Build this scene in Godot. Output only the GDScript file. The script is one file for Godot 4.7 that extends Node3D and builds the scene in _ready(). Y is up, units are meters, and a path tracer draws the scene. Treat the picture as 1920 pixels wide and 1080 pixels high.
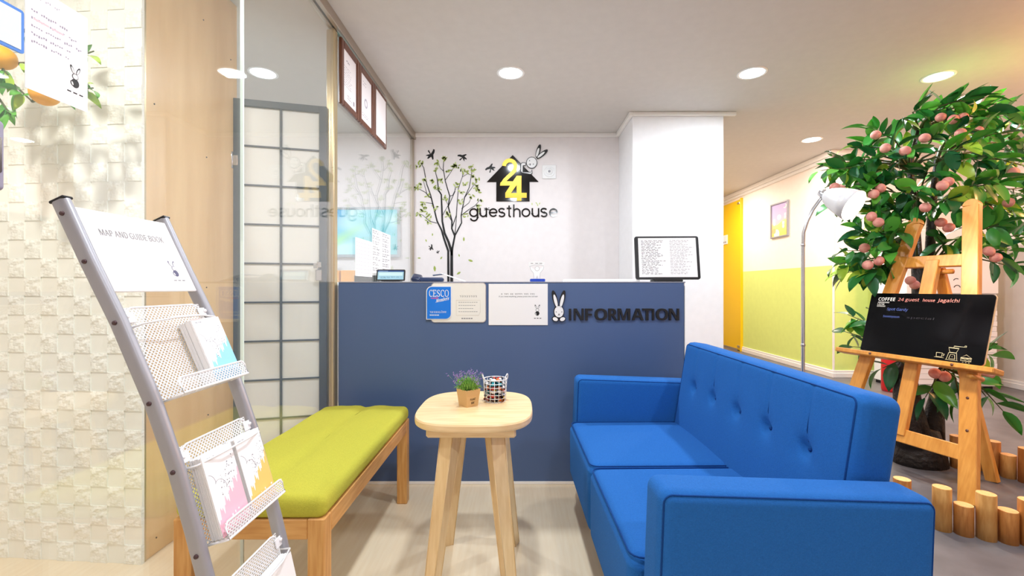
extends Node3D
# Guesthouse lobby. y up, metres. The camera stands at the origin (height EYE) and looks down -z.

const EYE := 1.02
const TOP := 2.407
const BACK := -4.087
const STEP := 0.105
const FLAT := 0xFFFFFFFF

var M := {}
var rng := RandomNumberGenerator.new()
var taken := {}


func _ready() -> void:
	rng.seed = 7
	camera_and_world()
	materials()
	lights()
	shell()
	glass_partition()
	counter()
	wall_graphics()
	counter_things()
	office_things()
	sofa()
	bench()
	side_table()
	table_things()
	rack()
	floor_lamp()
	easel()
	fruit_tree()
	tree_bed()
	right_side()
	glass_notices()
	fruit_branch()


func camera_and_world() -> void:
	var cam := Camera3D.new()
	cam.name = "camera"
	cam.projection = Camera3D.PROJECTION_FRUSTUM
	cam.near = 0.05
	cam.far = 60.0
	cam.size = 2.0 * 0.05 * 540.0 / 850.0
	cam.frustum_offset = Vector2(-12.0, -1.0) / 850.0 * 0.05
	cam.position = Vector3(0, EYE, 0)
	add_child(cam)
	cam.current = true
	var e := Environment.new()
	e.background_mode = Environment.BG_COLOR
	e.background_color = Color(0.5, 0.5, 0.52)
	e.tonemap_mode = Environment.TONE_MAPPER_LINEAR
	e.tonemap_exposure = 1.0
	e.sdfgi_enabled = true
	e.ssao_enabled = true
	e.ssil_enabled = true
	var w := WorldEnvironment.new()
	w.name = "world"
	w.environment = e
	add_child(w)


func lights() -> void:
	var cool := Color(0.93, 0.965, 1.0)
	var warm := Color(1.0, 0.95, 0.90)
	var rows := [
		[Vector3(-0.05, 0, -2.93), cool, "round ceiling downlight straight above the reception counter", 1.0],
		[Vector3(1.51, 0, -2.93), cool, "round ceiling downlight in front of the white pillar", 1.0],
		[Vector3(2.76, 0, -2.98), cool, "round ceiling downlight above the crown of the fruit tree", 1.0],
		[Vector3(-1.65, 0, -2.93), cool, "round ceiling downlight behind the glass above the frosted door", 1.0],
		[Vector3(2.75, 0, -4.25), warm, "round ceiling downlight in the side passage near the pink wall", 1.9],
		[Vector3(-0.05, 0, -1.2), cool, "round ceiling downlight above the bench and sofa", 1.0],
		[Vector3(1.51, 0, -1.2), cool, "round ceiling downlight above the grey floor by the sofa", 1.0],
		[Vector3(0.7, 0, 0.5), cool, "round ceiling downlight near the entrance behind the viewer", 1.0],
		[Vector3(-1.45, 0, -0.75), Color(1.0, 0.99, 0.95), "round ceiling downlight beside the textured tile wall", 1.0],
		[Vector3(2.45, 0, -6.2), warm, "round ceiling downlight deep in the passage by the yellow door", 1.3],
	]
	for r in rows:
		downlight(r[0], r[1], r[2], r[3])
	var t := thing("globe_lamp", "round warm globe lamp hanging beside the side wall", "lamp", Vector3(3.55, 0, -2.0))
	var s := begin()
	lathe(s, [[0.0, 2.02], [0.06, 2.0], [0.09, 1.93], [0.06, 1.86], [0.0, 1.84]], 20, Transform3D())
	obj("globe", s, M.warm_glow, t)
	s = begin()
	tube(s, [Vector3(0, 2.02, 0), Vector3(0, TOP, 0)], [0.006, 0.006], 8)
	obj("cord", s, M.black, t)
	var o := OmniLight3D.new()
	o.name = "globe_light"
	o.light_color = Color(1.0, 0.68, 0.44)
	o.light_energy = 1.5
	o.light_size = 0.08
	o.shadow_enabled = true
	o.omni_range = 8.0
	o.omni_attenuation = 2.0
	o.position = Vector3(0, 1.93, 0)
	t.add_child(o)


func downlight(at: Vector3, color: Color, label: String, power: float) -> void:
	var t := thing("ceiling_downlight", label, "downlight", Vector3(at.x, TOP, at.z))
	var s := begin()
	lathe(s, [[0.074, 0.0], [0.074, -0.004], [0.084, -0.006], [0.09, -0.003], [0.09, 0.0]], 36, Transform3D())
	obj("rim", s, M.white_metal, t)
	s = begin()
	lathe(s, [[0.0, -0.006], [0.05, -0.006], [0.074, -0.003]], 36, Transform3D())
	obj("diffuser", s, M.cool_glow if color.b > 0.8 else M.warm_glow, t)
	var l := AreaLight3D.new()
	l.name = "downlight_light"
	l.light_color = color
	l.light_energy = 2.1 * power
	l.area_size = Vector2(0.1, 0.1)
	l.area_range = 9.0
	l.shadow_enabled = true
	l.position = Vector3(0, -0.008, 0)
	l.rotation_degrees = Vector3(-90, 0, 0)
	t.add_child(l)


# ---------------------------------------------------------------- naming
func numbered(called: String) -> String:
	if not taken.has(called):
		taken[called] = 0
		return called
	taken[called] += 1
	return "%s_%03d" % [called, taken[called]]


func tag(o: Node3D, label := "", category := "", group := "", kind := "") -> Node3D:
	if label: o.set_meta("label", label)
	if category: o.set_meta("category", category)
	if group: o.set_meta("group", group)
	if kind: o.set_meta("kind", kind)
	return o


func thing(called: String, label: String, category: String, at := Vector3.ZERO, turn := 0.0, group := "") -> Node3D:
	var o := Node3D.new()
	o.name = numbered(called)
	o.position = at
	o.rotation.y = turn
	add_child(o)
	return tag(o, label, category, group)


func dup(o: Node3D, label: String, at: Vector3, turn := 0.0) -> Node3D:
	var c: Node3D = o.duplicate()
	c.name = numbered(String(o.name).rstrip("0123456789").trim_suffix("_"))
	add_child(c)
	c.position = at
	c.rotation.y = turn
	c.set_meta("label", label)
	return c


func mesh_node(called: String, mesh: Mesh, m: Material, parent: Node3D = null) -> MeshInstance3D:
	var o := MeshInstance3D.new()
	if parent == null:
		parent = self
		o.name = numbered(called)
	else:
		var n := 0
		var want := called
		while parent.has_node(NodePath(want)):
			n += 1
			want = "%s_%03d" % [called, n]
		o.name = want
	o.mesh = mesh
	o.material_override = m
	parent.add_child(o, true)
	return o


func obj(called: String, s: SurfaceTool, m: Material, parent: Node3D = null) -> MeshInstance3D:
	return mesh_node(called, done(s), m, parent)


func struct(called: String, s: SurfaceTool, m: Material, label := "") -> MeshInstance3D:
	var o := obj(called, s, m)
	tag(o, label, "", "", "structure")
	return o


func one(called: String, s: SurfaceTool, m: Material, label: String, category: String, group := "") -> MeshInstance3D:
	var o := obj(called, s, m)
	tag(o, label, category, group)
	return o


# ---------------------------------------------------------------- geometry
func begin(smooth := true) -> SurfaceTool:
	var s := SurfaceTool.new()
	s.begin(Mesh.PRIMITIVE_TRIANGLES)
	s.set_smooth_group(0 if smooth else FLAT)
	return s


func done(s: SurfaceTool) -> ArrayMesh:
	s.generate_normals()
	return s.commit()


func vtx(s: SurfaceTool, p: Vector3, uv := Vector2.ZERO) -> void:
	s.set_uv(uv)
	s.add_vertex(p.snapped(Vector3.ONE * 0.00001))


func tri(s: SurfaceTool, a: Vector3, b: Vector3, c: Vector3) -> void: # counter-clockwise seen from outside
	vtx(s, a); vtx(s, c); vtx(s, b)


func quad(s: SurfaceTool, a: Vector3, b: Vector3, c: Vector3, d: Vector3) -> void:
	tri(s, a, b, c)
	tri(s, a, c, d)


func box(s: SurfaceTool, c: Vector3, size: Vector3, xf := Transform3D(), ch := 0.003) -> void:
	s.set_smooth_group(FLAT)
	var h := size / 2.0
	ch = minf(ch, minf(h.x, minf(h.y, h.z)) * 0.6)
	var V := func(sx: int, sy: int, sz: int, axis: int) -> Vector3:
		var p := Vector3(sx * (h.x - ch), sy * (h.y - ch), sz * (h.z - ch))
		p[axis] = [sx * h.x, sy * h.y, sz * h.z][axis]
		return xf * (c + p)
	for g in [-1, 1]:
		var f := [[-1, -1], [1, -1], [1, 1], [-1, 1]]
		if g < 0:
			f = [[-1, -1], [-1, 1], [1, 1], [1, -1]]
		quad(s, V.call(f[0][0], f[0][1], g, 2), V.call(f[1][0], f[1][1], g, 2), V.call(f[2][0], f[2][1], g, 2), V.call(f[3][0], f[3][1], g, 2))
		quad(s, V.call(g, f[0][0], f[0][1], 0), V.call(g, f[1][0], f[1][1], 0), V.call(g, f[2][0], f[2][1], 0), V.call(g, f[3][0], f[3][1], 0))
		quad(s, V.call(f[0][1], g, f[0][0], 1), V.call(f[1][1], g, f[1][0], 1), V.call(f[2][1], g, f[2][0], 1), V.call(f[3][1], g, f[3][0], 1))
	if ch <= 0.0:
		return
	for a in [-1, 1]:
		for b in [-1, 1]:
			var q := [V.call(a, b, -1, 0), V.call(a, b, 1, 0), V.call(a, b, 1, 1), V.call(a, b, -1, 1)]
			if a * b < 0: q.reverse()
			quad(s, q[3], q[2], q[1], q[0])
			q = [V.call(a, -1, b, 0), V.call(a, 1, b, 0), V.call(a, 1, b, 2), V.call(a, -1, b, 2)]
			if a * b < 0: q.reverse()
			quad(s, q[0], q[1], q[2], q[3])
			q = [V.call(-1, a, b, 1), V.call(1, a, b, 1), V.call(1, a, b, 2), V.call(-1, a, b, 2)]
			if a * b < 0: q.reverse()
			quad(s, q[3], q[2], q[1], q[0])
			for d in [-1, 1]:
				var k := [V.call(a, b, d, 0), V.call(a, b, d, 1), V.call(a, b, d, 2)]
				if a * b * d < 0: k.reverse()
				tri(s, k[0], k[1], k[2])


func span(s: SurfaceTool, lo: Vector3, hi: Vector3, ch := 0.002) -> void:
	box(s, (lo + hi) / 2.0, (hi - lo).abs(), Transform3D(), ch)


func beam(s: SurfaceTool, a: Vector3, b: Vector3, across: Vector3, w: float, d: float, ch := 0.003) -> void:
	# a bar from a to b, w wide along «across», d deep along the third direction
	var y := (b - a).normalized()
	var x := (across - y * across.dot(y)).normalized()
	box(s, Vector3.ZERO, Vector3(w, (b - a).length(), d), Transform3D(Basis(x, y, x.cross(y)), (a + b) / 2.0), ch)


func lathe(s: SurfaceTool, prof: Array, n: int, xf := Transform3D(), smooth := true) -> void:
	s.set_smooth_group(0 if smooth else FLAT)
	for k in n:
		var a := TAU * k / n
		var b := TAU * (k + 1) / n
		for i in prof.size() - 1:
			var r0: float = prof[i][0]
			var r1: float = prof[i + 1][0]
			var p := [Vector3(r0 * cos(a), prof[i][1], r0 * sin(a)), Vector3(r0 * cos(b), prof[i][1], r0 * sin(b)), Vector3(r1 * cos(b), prof[i + 1][1], r1 * sin(b)), Vector3(r1 * cos(a), prof[i + 1][1], r1 * sin(a))]
			if r0 > 1e-6: tri(s, xf * p[0], xf * p[1], xf * p[2])
			if r1 > 1e-6: tri(s, xf * p[0], xf * p[2], xf * p[3])


func tube(s: SurfaceTool, pts: Array, radii: Array, n: int, closed := false) -> void:
	s.set_smooth_group(0)
	var rings := []
	var up := Vector3.UP
	var count := pts.size()
	for i in count:
		var t: Vector3 = (pts[(i + 1) % count] - pts[(i - 1 + count) % count]) if closed else (pts[mini(i + 1, count - 1)] - pts[maxi(i - 1, 0)])
		t = t.normalized()
		if i == 0:
			up = Vector3.RIGHT if absf(t.y) > 0.8 else Vector3.UP
		var x := up.cross(t).normalized()
		up = t.cross(x).normalized()
		var ring := []
		var r: float = radii[mini(i, radii.size() - 1)]
		for k in n:
			var a := TAU * k / n
			ring.append(pts[i] + (x * cos(a) + up * sin(a)) * r)
		rings.append(ring)
	for i in (count if closed else count - 1):
		var A: Array = rings[i]
		var B: Array = rings[(i + 1) % count]
		for k in n:
			quad(s, A[k], A[(k + 1) % n], B[(k + 1) % n], B[k])
	if not closed:
		for k in range(1, n - 1):
			tri(s, rings[0][0], rings[0][k + 1], rings[0][k])
			tri(s, rings[count - 1][0], rings[count - 1][k], rings[count - 1][k + 1])


func prism(s: SurfaceTool, poly: Array, z0: float, z1: float, xf := Transform3D()) -> void:
	s.set_smooth_group(FLAT)
	var p := PackedVector2Array(poly)
	if Geometry2D.is_polygon_clockwise(p):
		p.reverse()
	var n := p.size()
	var t := Geometry2D.triangulate_polygon(p)
	var at := func(q: Vector2, z: float) -> Vector3: return xf * Vector3(q.x, q.y, z)
	for i in t.size() / 3:
		var a := p[t[3 * i]]
		var b := p[t[3 * i + 1]]
		var c := p[t[3 * i + 2]]
		if (b - a).cross(c - a) < 0:
			var h := b
			b = c
			c = h
		tri(s, at.call(a, z1), at.call(b, z1), at.call(c, z1))
		tri(s, at.call(a, z0), at.call(c, z0), at.call(b, z0))
	for i in n:
		var a := p[i]
		var b := p[(i + 1) % n]
		quad(s, at.call(a, z0), at.call(b, z0), at.call(b, z1), at.call(a, z1))


func ribbon(s: SurfaceTool, pts: Array, w: Array, z0: float, z1: float, xf := Transform3D(), closed := false) -> void:
	# a flat stroke; w: its width at the start and at the end
	s.set_smooth_group(FLAT)
	var n := pts.size()
	var L := []
	var R := []
	for i in n:
		var d: Vector2 = (pts[(i + 1) % n] - pts[(i - 1 + n) % n]) if closed else (pts[mini(i + 1, n - 1)] - pts[maxi(i - 1, 0)])
		d = d.normalized()
		var q := Vector2(-d.y, d.x)
		var before: Vector2 = (pts[i] - pts[(i - 1 + n) % n]).normalized() if closed or i > 0 else d
		var k := clampf(1.0 / maxf(absf(q.dot(Vector2(-before.y, before.x))), 0.3), 1.0, 2.0)
		var r: float = lerpf(w[0], w[w.size() - 1], float(i) / maxi(n - 1, 1)) / 2.0 * k
		L.append(pts[i] + q * r)
		R.append(pts[i] - q * r)
	var at := func(v: Vector2, z: float) -> Vector3: return xf * Vector3(v.x, v.y, z)
	for i in (n if closed else n - 1):
		var j := (i + 1) % n
		quad(s, at.call(R[i], z1), at.call(R[j], z1), at.call(L[j], z1), at.call(L[i], z1))
		quad(s, at.call(L[i], z0), at.call(L[j], z0), at.call(R[j], z0), at.call(R[i], z0))
		quad(s, at.call(R[i], z0), at.call(R[j], z0), at.call(R[j], z1), at.call(R[i], z1))
		quad(s, at.call(L[j], z0), at.call(L[i], z0), at.call(L[i], z1), at.call(L[j], z1))
	if not closed:
		quad(s, at.call(L[0], z0), at.call(R[0], z0), at.call(R[0], z1), at.call(L[0], z1))
		quad(s, at.call(R[n - 1], z0), at.call(L[n - 1], z0), at.call(L[n - 1], z1), at.call(R[n - 1], z1))


func ell(c: Vector2, rx: float, ry: float, rot := 0.0, n := 28) -> Array:
	var o := []
	for i in n:
		o.append(c + Vector2(rx * cos(TAU * i / n), ry * sin(TAU * i / n)).rotated(rot))
	return o


func arc(c: Vector2, r: float, a0: float, a1: float, n := 14) -> Array:
	var o := []
	for i in n + 1:
		var a := deg_to_rad(lerpf(a0, a1, float(i) / n))
		o.append(c + Vector2(cos(a), sin(a)) * r)
	return o


func rounded(w: float, h: float, r: float, n := 6) -> Array: # a rounded rectangle round the origin
	var o := []
	for k in 4:
		var c := Vector2((w / 2 - r) * [1, -1, -1, 1][k], (h / 2 - r) * [1, 1, -1, -1][k])
		o.append_array(arc(c, r, k * 90, k * 90 + 90, n))
	return o


func axis_steps(h: float, r: float, n: int) -> Array:
	var o := []
	for i in 5:
		o.append(-(h - r) - r * tan(deg_to_rad(45.0 * (4 - i) / 4.0)))
	for i in range(1, n):
		o.append(lerpf(-(h - r), h - r, float(i) / n))
	for i in 5:
		o.append((h - r) + r * tan(deg_to_rad(45.0 * i / 4.0)))
	return o


func soft_box(s: SurfaceTool, size: Vector3, r: float, n: Vector3i, xf := Transform3D(), fn = null) -> void:
	s.set_smooth_group(0)
	var h := size / 2.0
	var core := h - Vector3.ONE * r
	var steps := [axis_steps(h.x, r, n.x), axis_steps(h.y, r, n.y), axis_steps(h.z, r, n.z)]
	for axis in 3:
		var ua := (axis + 1) % 3
		var va := (axis + 2) % 3
		for g in [-1.0, 1.0]:
			var grid := []
			for u in steps[ua]:
				var row := []
				for v in steps[va]:
					var p := Vector3.ZERO
					p[axis] = g * h[axis]
					p[ua] = u
					p[va] = v
					var c := p.clamp(-core, core)
					var d := (p - c).normalized()
					p = c + d * r
					if fn != null:
						p = fn.call(p, d)
					row.append(xf * p)
				grid.append(row)
			for i in grid.size() - 1:
				for j in grid[0].size() - 1:
					var q := [grid[i][j], grid[i + 1][j], grid[i + 1][j + 1], grid[i][j + 1]]
					if g < 0: q.reverse()
					quad(s, q[0], q[1], q[2], q[3])


func ball(s: SurfaceTool, c: Vector3, r: Vector3, n := 14, m := 9) -> void:
	var prof := []
	for i in m + 1:
		var a := PI * i / m
		prof.append([sin(a), cos(a)])
	lathe(s, prof, n, Transform3D(Basis.from_scale(r), c))


func sheet(w: float, h: float, t: float) -> ArrayMesh: # printed side towards +z, with texture coordinates
	var s := SurfaceTool.new()
	s.begin(Mesh.PRIMITIVE_TRIANGLES)
	s.set_smooth_group(FLAT)
	var a := Vector3(-w / 2, -h / 2, t / 2)
	var b := Vector3(w / 2, -h / 2, t / 2)
	var c := Vector3(w / 2, h / 2, t / 2)
	var d := Vector3(-w / 2, h / 2, t / 2)
	vtx(s, a, Vector2(0, 1)); vtx(s, c, Vector2(1, 0)); vtx(s, b, Vector2(1, 1))
	vtx(s, a, Vector2(0, 1)); vtx(s, d, Vector2(0, 0)); vtx(s, c, Vector2(1, 0))
	var z := Vector3(0, 0, -t)
	quad(s, a + z, d + z, c + z, b + z)
	quad(s, a + z, b + z, b, a)
	quad(s, b + z, c + z, c, b)
	quad(s, c + z, d + z, d, c)
	quad(s, d + z, a + z, a, d)
	return done(s)


func words(text: String, height: float, depth: float, bold := false, family := "Droid Sans", width := 0.0) -> ArrayMesh:
	# lettering with its lower left corner at the origin, capitals «height» tall, stretched to «width»
	var t := TextMesh.new()
	var f := SystemFont.new()
	f.font_names = PackedStringArray([family])
	f.font_weight = 700 if bold else 400
	t.font = f
	t.font_size = 48
	t.curve_step = 1.5
	t.pixel_size = height / 34.3
	t.depth = depth
	t.text = text
	var box3 := t.get_aabb()
	var k := width / box3.size.x if width > 0.0 else 1.0
	var drop := 0.0
	for c in "gjpqyJ,":
		if text.contains(c): drop = height * 0.3
	var s := SurfaceTool.new()
	s.begin(Mesh.PRIMITIVE_TRIANGLES)
	s.append_from(t, 0, Transform3D(Basis.from_scale(Vector3(k, 1, 1)), Vector3(-box3.position.x * k, -box3.position.y - drop, 0)))
	return s.commit()


# ---------------------------------------------------------------- materials
func mat(c: Color, rough := 0.6, metal := 0.0) -> StandardMaterial3D:
	var m := StandardMaterial3D.new()
	m.albedo_color = c
	m.roughness = rough
	m.metallic = metal
	return m


func c8(r: int, g: int, b: int) -> Color:
	return Color8(r, g, b)


func noise_tex(freq: float, lo: Color, hi: Color, seed_: int, octaves := 4, size := 512) -> NoiseTexture2D:
	var n := FastNoiseLite.new()
	n.seed = seed_
	n.noise_type = FastNoiseLite.TYPE_SIMPLEX_SMOOTH
	n.frequency = freq
	n.fractal_octaves = octaves
	var t := NoiseTexture2D.new()
	t.width = size
	t.height = size
	t.seamless = true
	t.noise = n
	var g := Gradient.new()
	g.offsets = PackedFloat32Array([0.15, 0.85])
	g.colors = PackedColorArray([lo, hi])
	t.color_ramp = g
	return t


func weave_tex(lo: float, hi: float) -> ImageTexture: # crossing yarns, seamless by itself
	var im := Image.create(256, 256, true, Image.FORMAT_RGB8)
	var a := []
	var b := []
	for i in 256 * 40:
		a.append(rng.randf())
		b.append(rng.randf())
	for y in 256:
		for x in 256:
			var over := ((x / 2) + (y / 2)) % 2 == 0
			var v: float = a[(y / 2) * 40 + x / 7] if over else b[(x / 2) * 40 + y / 7]
			v = lerpf(lo, hi, clampf(0.25 + 0.6 * v + (0.15 if over else 0.0), 0.0, 1.0))
			im.set_pixel(x, y, Color(v, v, v))
	im.generate_mipmaps()
	return ImageTexture.create_from_image(im)


func tri_map(m: StandardMaterial3D, scale: Vector3) -> StandardMaterial3D:
	m.uv1_triplanar = true
	m.uv1_scale = scale
	return m


func wood(tex: Texture2D, scale: Vector3, rough := 0.45) -> StandardMaterial3D:
	var m := mat(Color.WHITE, rough)
	m.albedo_texture = tex
	return tri_map(m, scale)


func cloth(c: Color, tex: Texture2D, bump: Texture2D, scale := 9.0) -> StandardMaterial3D:
	var m := mat(c, 0.92)
	m.albedo_texture = tex
	m.heightmap_enabled = true
	m.heightmap_texture = bump
	m.heightmap_scale = 0.12
	m.metallic_specular = 0.3
	m.rim_enabled = true
	m.rim = 0.25
	m.rim_tint = 0.7
	return tri_map(m, Vector3.ONE * scale)


func glow(c: Color, e: float) -> StandardMaterial3D:
	var m := mat(Color.WHITE, 0.5)
	m.emission_enabled = true
	m.emission = c
	m.emission_energy_multiplier = e
	return m


func materials() -> void:
	M.cool_glow = glow(Color(0.92, 0.97, 1.0), 6.0)
	M.warm_glow = glow(Color(1.0, 0.93, 0.82), 5.0)
	M.white_metal = mat(c8(240, 240, 240), 0.4)
	M.black = mat(c8(14, 14, 18), 0.35)
	M.black_matt = mat(c8(20, 20, 24), 0.7)
	M.white = mat(c8(240, 240, 240), 0.55)
	M.paper = mat(c8(244, 242, 242), 0.7)
	M.steel = mat(c8(200, 200, 204), 0.25, 0.9)
	M.chrome = mat(c8(215, 215, 218), 0.12, 1.0)
	M.alu = mat(c8(166, 166, 173), 0.42, 0.35)
	M.wire_white = mat(c8(240, 240, 242), 0.45)
	var plaster := noise_tex(0.01, Color(0.985, 0.985, 0.985), Color(1, 1, 1), 3)
	var wall := func(c: Color) -> StandardMaterial3D:
		var m := mat(c, 0.75)
		m.albedo_texture = plaster
		return tri_map(m, Vector3.ONE * 2.0)
	M.wall = wall.call(c8(238, 231, 230))
	M.pillar = wall.call(c8(244, 243, 245))
	M.ceiling = wall.call(c8(210, 204, 199))
	M.pink = wall.call(c8(252, 240, 230))
	M.lime = wall.call(c8(222, 238, 136))
	M.side = wall.call(c8(230, 220, 214))
	M.trim = mat(c8(242, 238, 234), 0.5)
	M.yellow = mat(c8(250, 204, 10), 0.4)
	M.foam = mat(c8(250, 251, 243), 0.8)
	M.foam_rough = mat(c8(250, 251, 243), 0.8)
	M.foam_rough.heightmap_enabled = true
	M.foam_rough.heightmap_texture = noise_tex(0.03, Color.BLACK, Color.WHITE, 21, 4)
	M.foam_rough.heightmap_scale = 0.35
	tri_map(M.foam_rough, Vector3.ONE * 2.2)
	var ply := noise_tex(0.012, c8(226, 186, 130), c8(236, 200, 146), 5)
	M.plywood = wood(ply, Vector3(1.6, 0.2, 1.6), 0.3)
	var fl := noise_tex(0.02, c8(235, 216, 185), c8(240, 224, 196), 6, 4)
	M.floor = wood(fl, Vector3(5, 1, 0.35), 0.32)
	var grey := noise_tex(0.01, c8(98, 94, 97), c8(118, 114, 116), 9, 5)
	M.concrete = mat(Color.WHITE, 0.38)
	M.concrete.albedo_texture = grey
	tri_map(M.concrete, Vector3.ONE * 0.8)
	var pale := noise_tex(0.012, c8(228, 194, 142), c8(242, 214, 168), 11)
	M.pale_flat = wood(pale, Vector3(0.8, 6, 6), 0.35)
	M.pale_leg = wood(pale, Vector3(9, 0.8, 9), 0.4)
	var oak := noise_tex(0.012, c8(205, 146, 78), c8(226, 174, 106), 13)
	M.oak_y = wood(oak, Vector3(9, 0.8, 9), 0.4)
	M.oak_x = wood(oak, Vector3(0.8, 9, 9), 0.4)
	M.oak_z = wood(oak, Vector3(9, 9, 0.8), 0.4)
	var pine := noise_tex(0.011, c8(205, 132, 52), c8(232, 164, 78), 17)
	M.pine_y = wood(pine, Vector3(8, 0.8, 8), 0.35)
	var bark := noise_tex(0.012, c8(176, 106, 44), c8(214, 148, 78), 19)
	M.log_side = wood(bark, Vector3(9, 1.5, 9), 0.5)
	M.log_pale = wood(noise_tex(0.012, c8(196, 132, 62), c8(228, 174, 102), 20), Vector3(9, 1.5, 9), 0.5)
	M.log_end = wood(noise_tex(0.03, c8(226, 168, 102), c8(240, 192, 132), 23), Vector3(5, 5, 5), 0.6)
	M.walnut = wood(noise_tex(0.012, c8(84, 48, 34), c8(116, 70, 50), 25), Vector3(9, 1, 9), 0.35)
	var weave := weave_tex(0.82, 1.0)
	var weave_bump := weave_tex(0.0, 1.0)
	M.blue = cloth(c8(37, 106, 186), weave, weave_bump)
	M.blue_dark = cloth(c8(14, 66, 136), weave, weave_bump)
	M.olive = cloth(c8(204, 200, 74), weave, weave_bump)
	M.navy = mat(c8(74, 97, 138), 0.36)
	M.navy_edge = mat(c8(140, 142, 156), 0.4)
	M.gold = mat(c8(218, 178, 44), 0.35, 0.3)
	M.mirror_black = mat(c8(12, 10, 12), 0.08)
	M.ink = mat(c8(14, 14, 16), 0.5)
	M.grey_ink = mat(c8(150, 148, 150), 0.6)
	M.leaf_print = mat(c8(160, 176, 84), 0.6)
	M.leaf_print2 = mat(c8(196, 206, 140), 0.6)
	M.brass = mat(c8(202, 184, 146), 0.28, 0.7)
	M.rail = mat(c8(176, 164, 150), 0.3, 0.6)
	M.door_frame = mat(c8(66, 74, 88), 0.4)
	M.frost = mat(c8(238, 242, 242), 0.35)
	M.glass = mat(Color(0.85, 0.95, 0.92, 0.04), 0.0)
	M.glass.transparency = BaseMaterial3D.TRANSPARENCY_ALPHA
	M.glass_edge = mat(c8(226, 240, 234), 0.2)
	M.board = mat(c8(4, 4, 7), 0.10)
	M.board.metallic_specular = 0.35
	M.chalk_white = mat(c8(244, 240, 232), 0.8)
	M.chalk_pink = mat(c8(236, 150, 140), 0.8)
	M.chalk_blue = mat(c8(92, 112, 190), 0.8)
	M.chalk_faint = mat(c8(36, 30, 42), 0.8)
	M.chalk_cream = mat(c8(206, 196, 160), 0.8)
	M.kraft = mat(c8(208, 170, 116), 0.75)
	M.deep_blue = mat(c8(10, 60, 170), 0.4)
	M.sign_blue = mat(c8(0, 120, 226), 0.35)
	M.cream = mat(c8(238, 234, 226), 0.5)
	M.red = mat(c8(196, 16, 24), 0.35)
	M.trunk = mat(c8(40, 34, 30), 0.55)
	M.trunk.heightmap_enabled = true
	M.trunk.heightmap_texture = noise_tex(0.02, Color.BLACK, Color.WHITE, 31, 5)
	M.trunk.heightmap_scale = 0.6
	tri_map(M.trunk, Vector3(3, 3, 3))
	M.twig = mat(c8(74, 84, 40), 0.6)
	M.leaves = []
	for c in [c8(40, 112, 48), c8(58, 138, 54), c8(92, 168, 60), c8(166, 196, 64), c8(30, 94, 54)]:
		var m := mat(c, 0.3)
		m.backlight_enabled = true
		m.backlight = Color(c.r * 0.35, c.g * 0.45, c.b * 0.2)
		M.leaves.append(m)
	M.peach = mat(Color.WHITE, 0.7)
	M.peach.albedo_texture = noise_tex(0.008, c8(214, 120, 116), c8(244, 186, 164), 33, 3)
	tri_map(M.peach, Vector3.ONE * 6.0)
	M.orange = mat(c8(248, 172, 12), 0.5)
	M.flower = mat(c8(150, 116, 190), 0.7)
	M.herb = mat(c8(132, 184, 88), 0.6)
	M.lilac = mat(c8(150, 146, 168), 0.45)


# ---------------------------------------------------------------- printed sheets (flat print only)
func page(w: int, h: int, c: Color) -> Image:
	var im := Image.create(w, h, false, Image.FORMAT_RGB8)
	im.fill(c)
	return im


func lines(im: Image, x0: int, y0: int, x1: int, n: int, pitch: int, thick: int, c: Color, fill := 0.9) -> void:
	for i in n:
		var x := x0
		var stop := x0 + int((x1 - x0) * rng.randf_range(0.55, 1.0) * fill)
		while x < stop:
			var w := rng.randi_range(thick * 2, thick * 7)
			for k in range(x, mini(x + w, stop), maxi(2, thick)):
				im.fill_rect(Rect2i(k, y0 + i * pitch + rng.randi_range(0, thick / 2), maxi(1, thick * 2 / 3), rng.randi_range(thick / 2 + 1, thick + 1)), c)
			x += w + thick * 2


func print_mat(im: Image, rough := 0.6) -> StandardMaterial3D:
	im.generate_mipmaps()
	var m := mat(Color.WHITE, rough)
	m.albedo_texture = ImageTexture.create_from_image(im)
	m.texture_repeat = false
	return m


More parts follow.
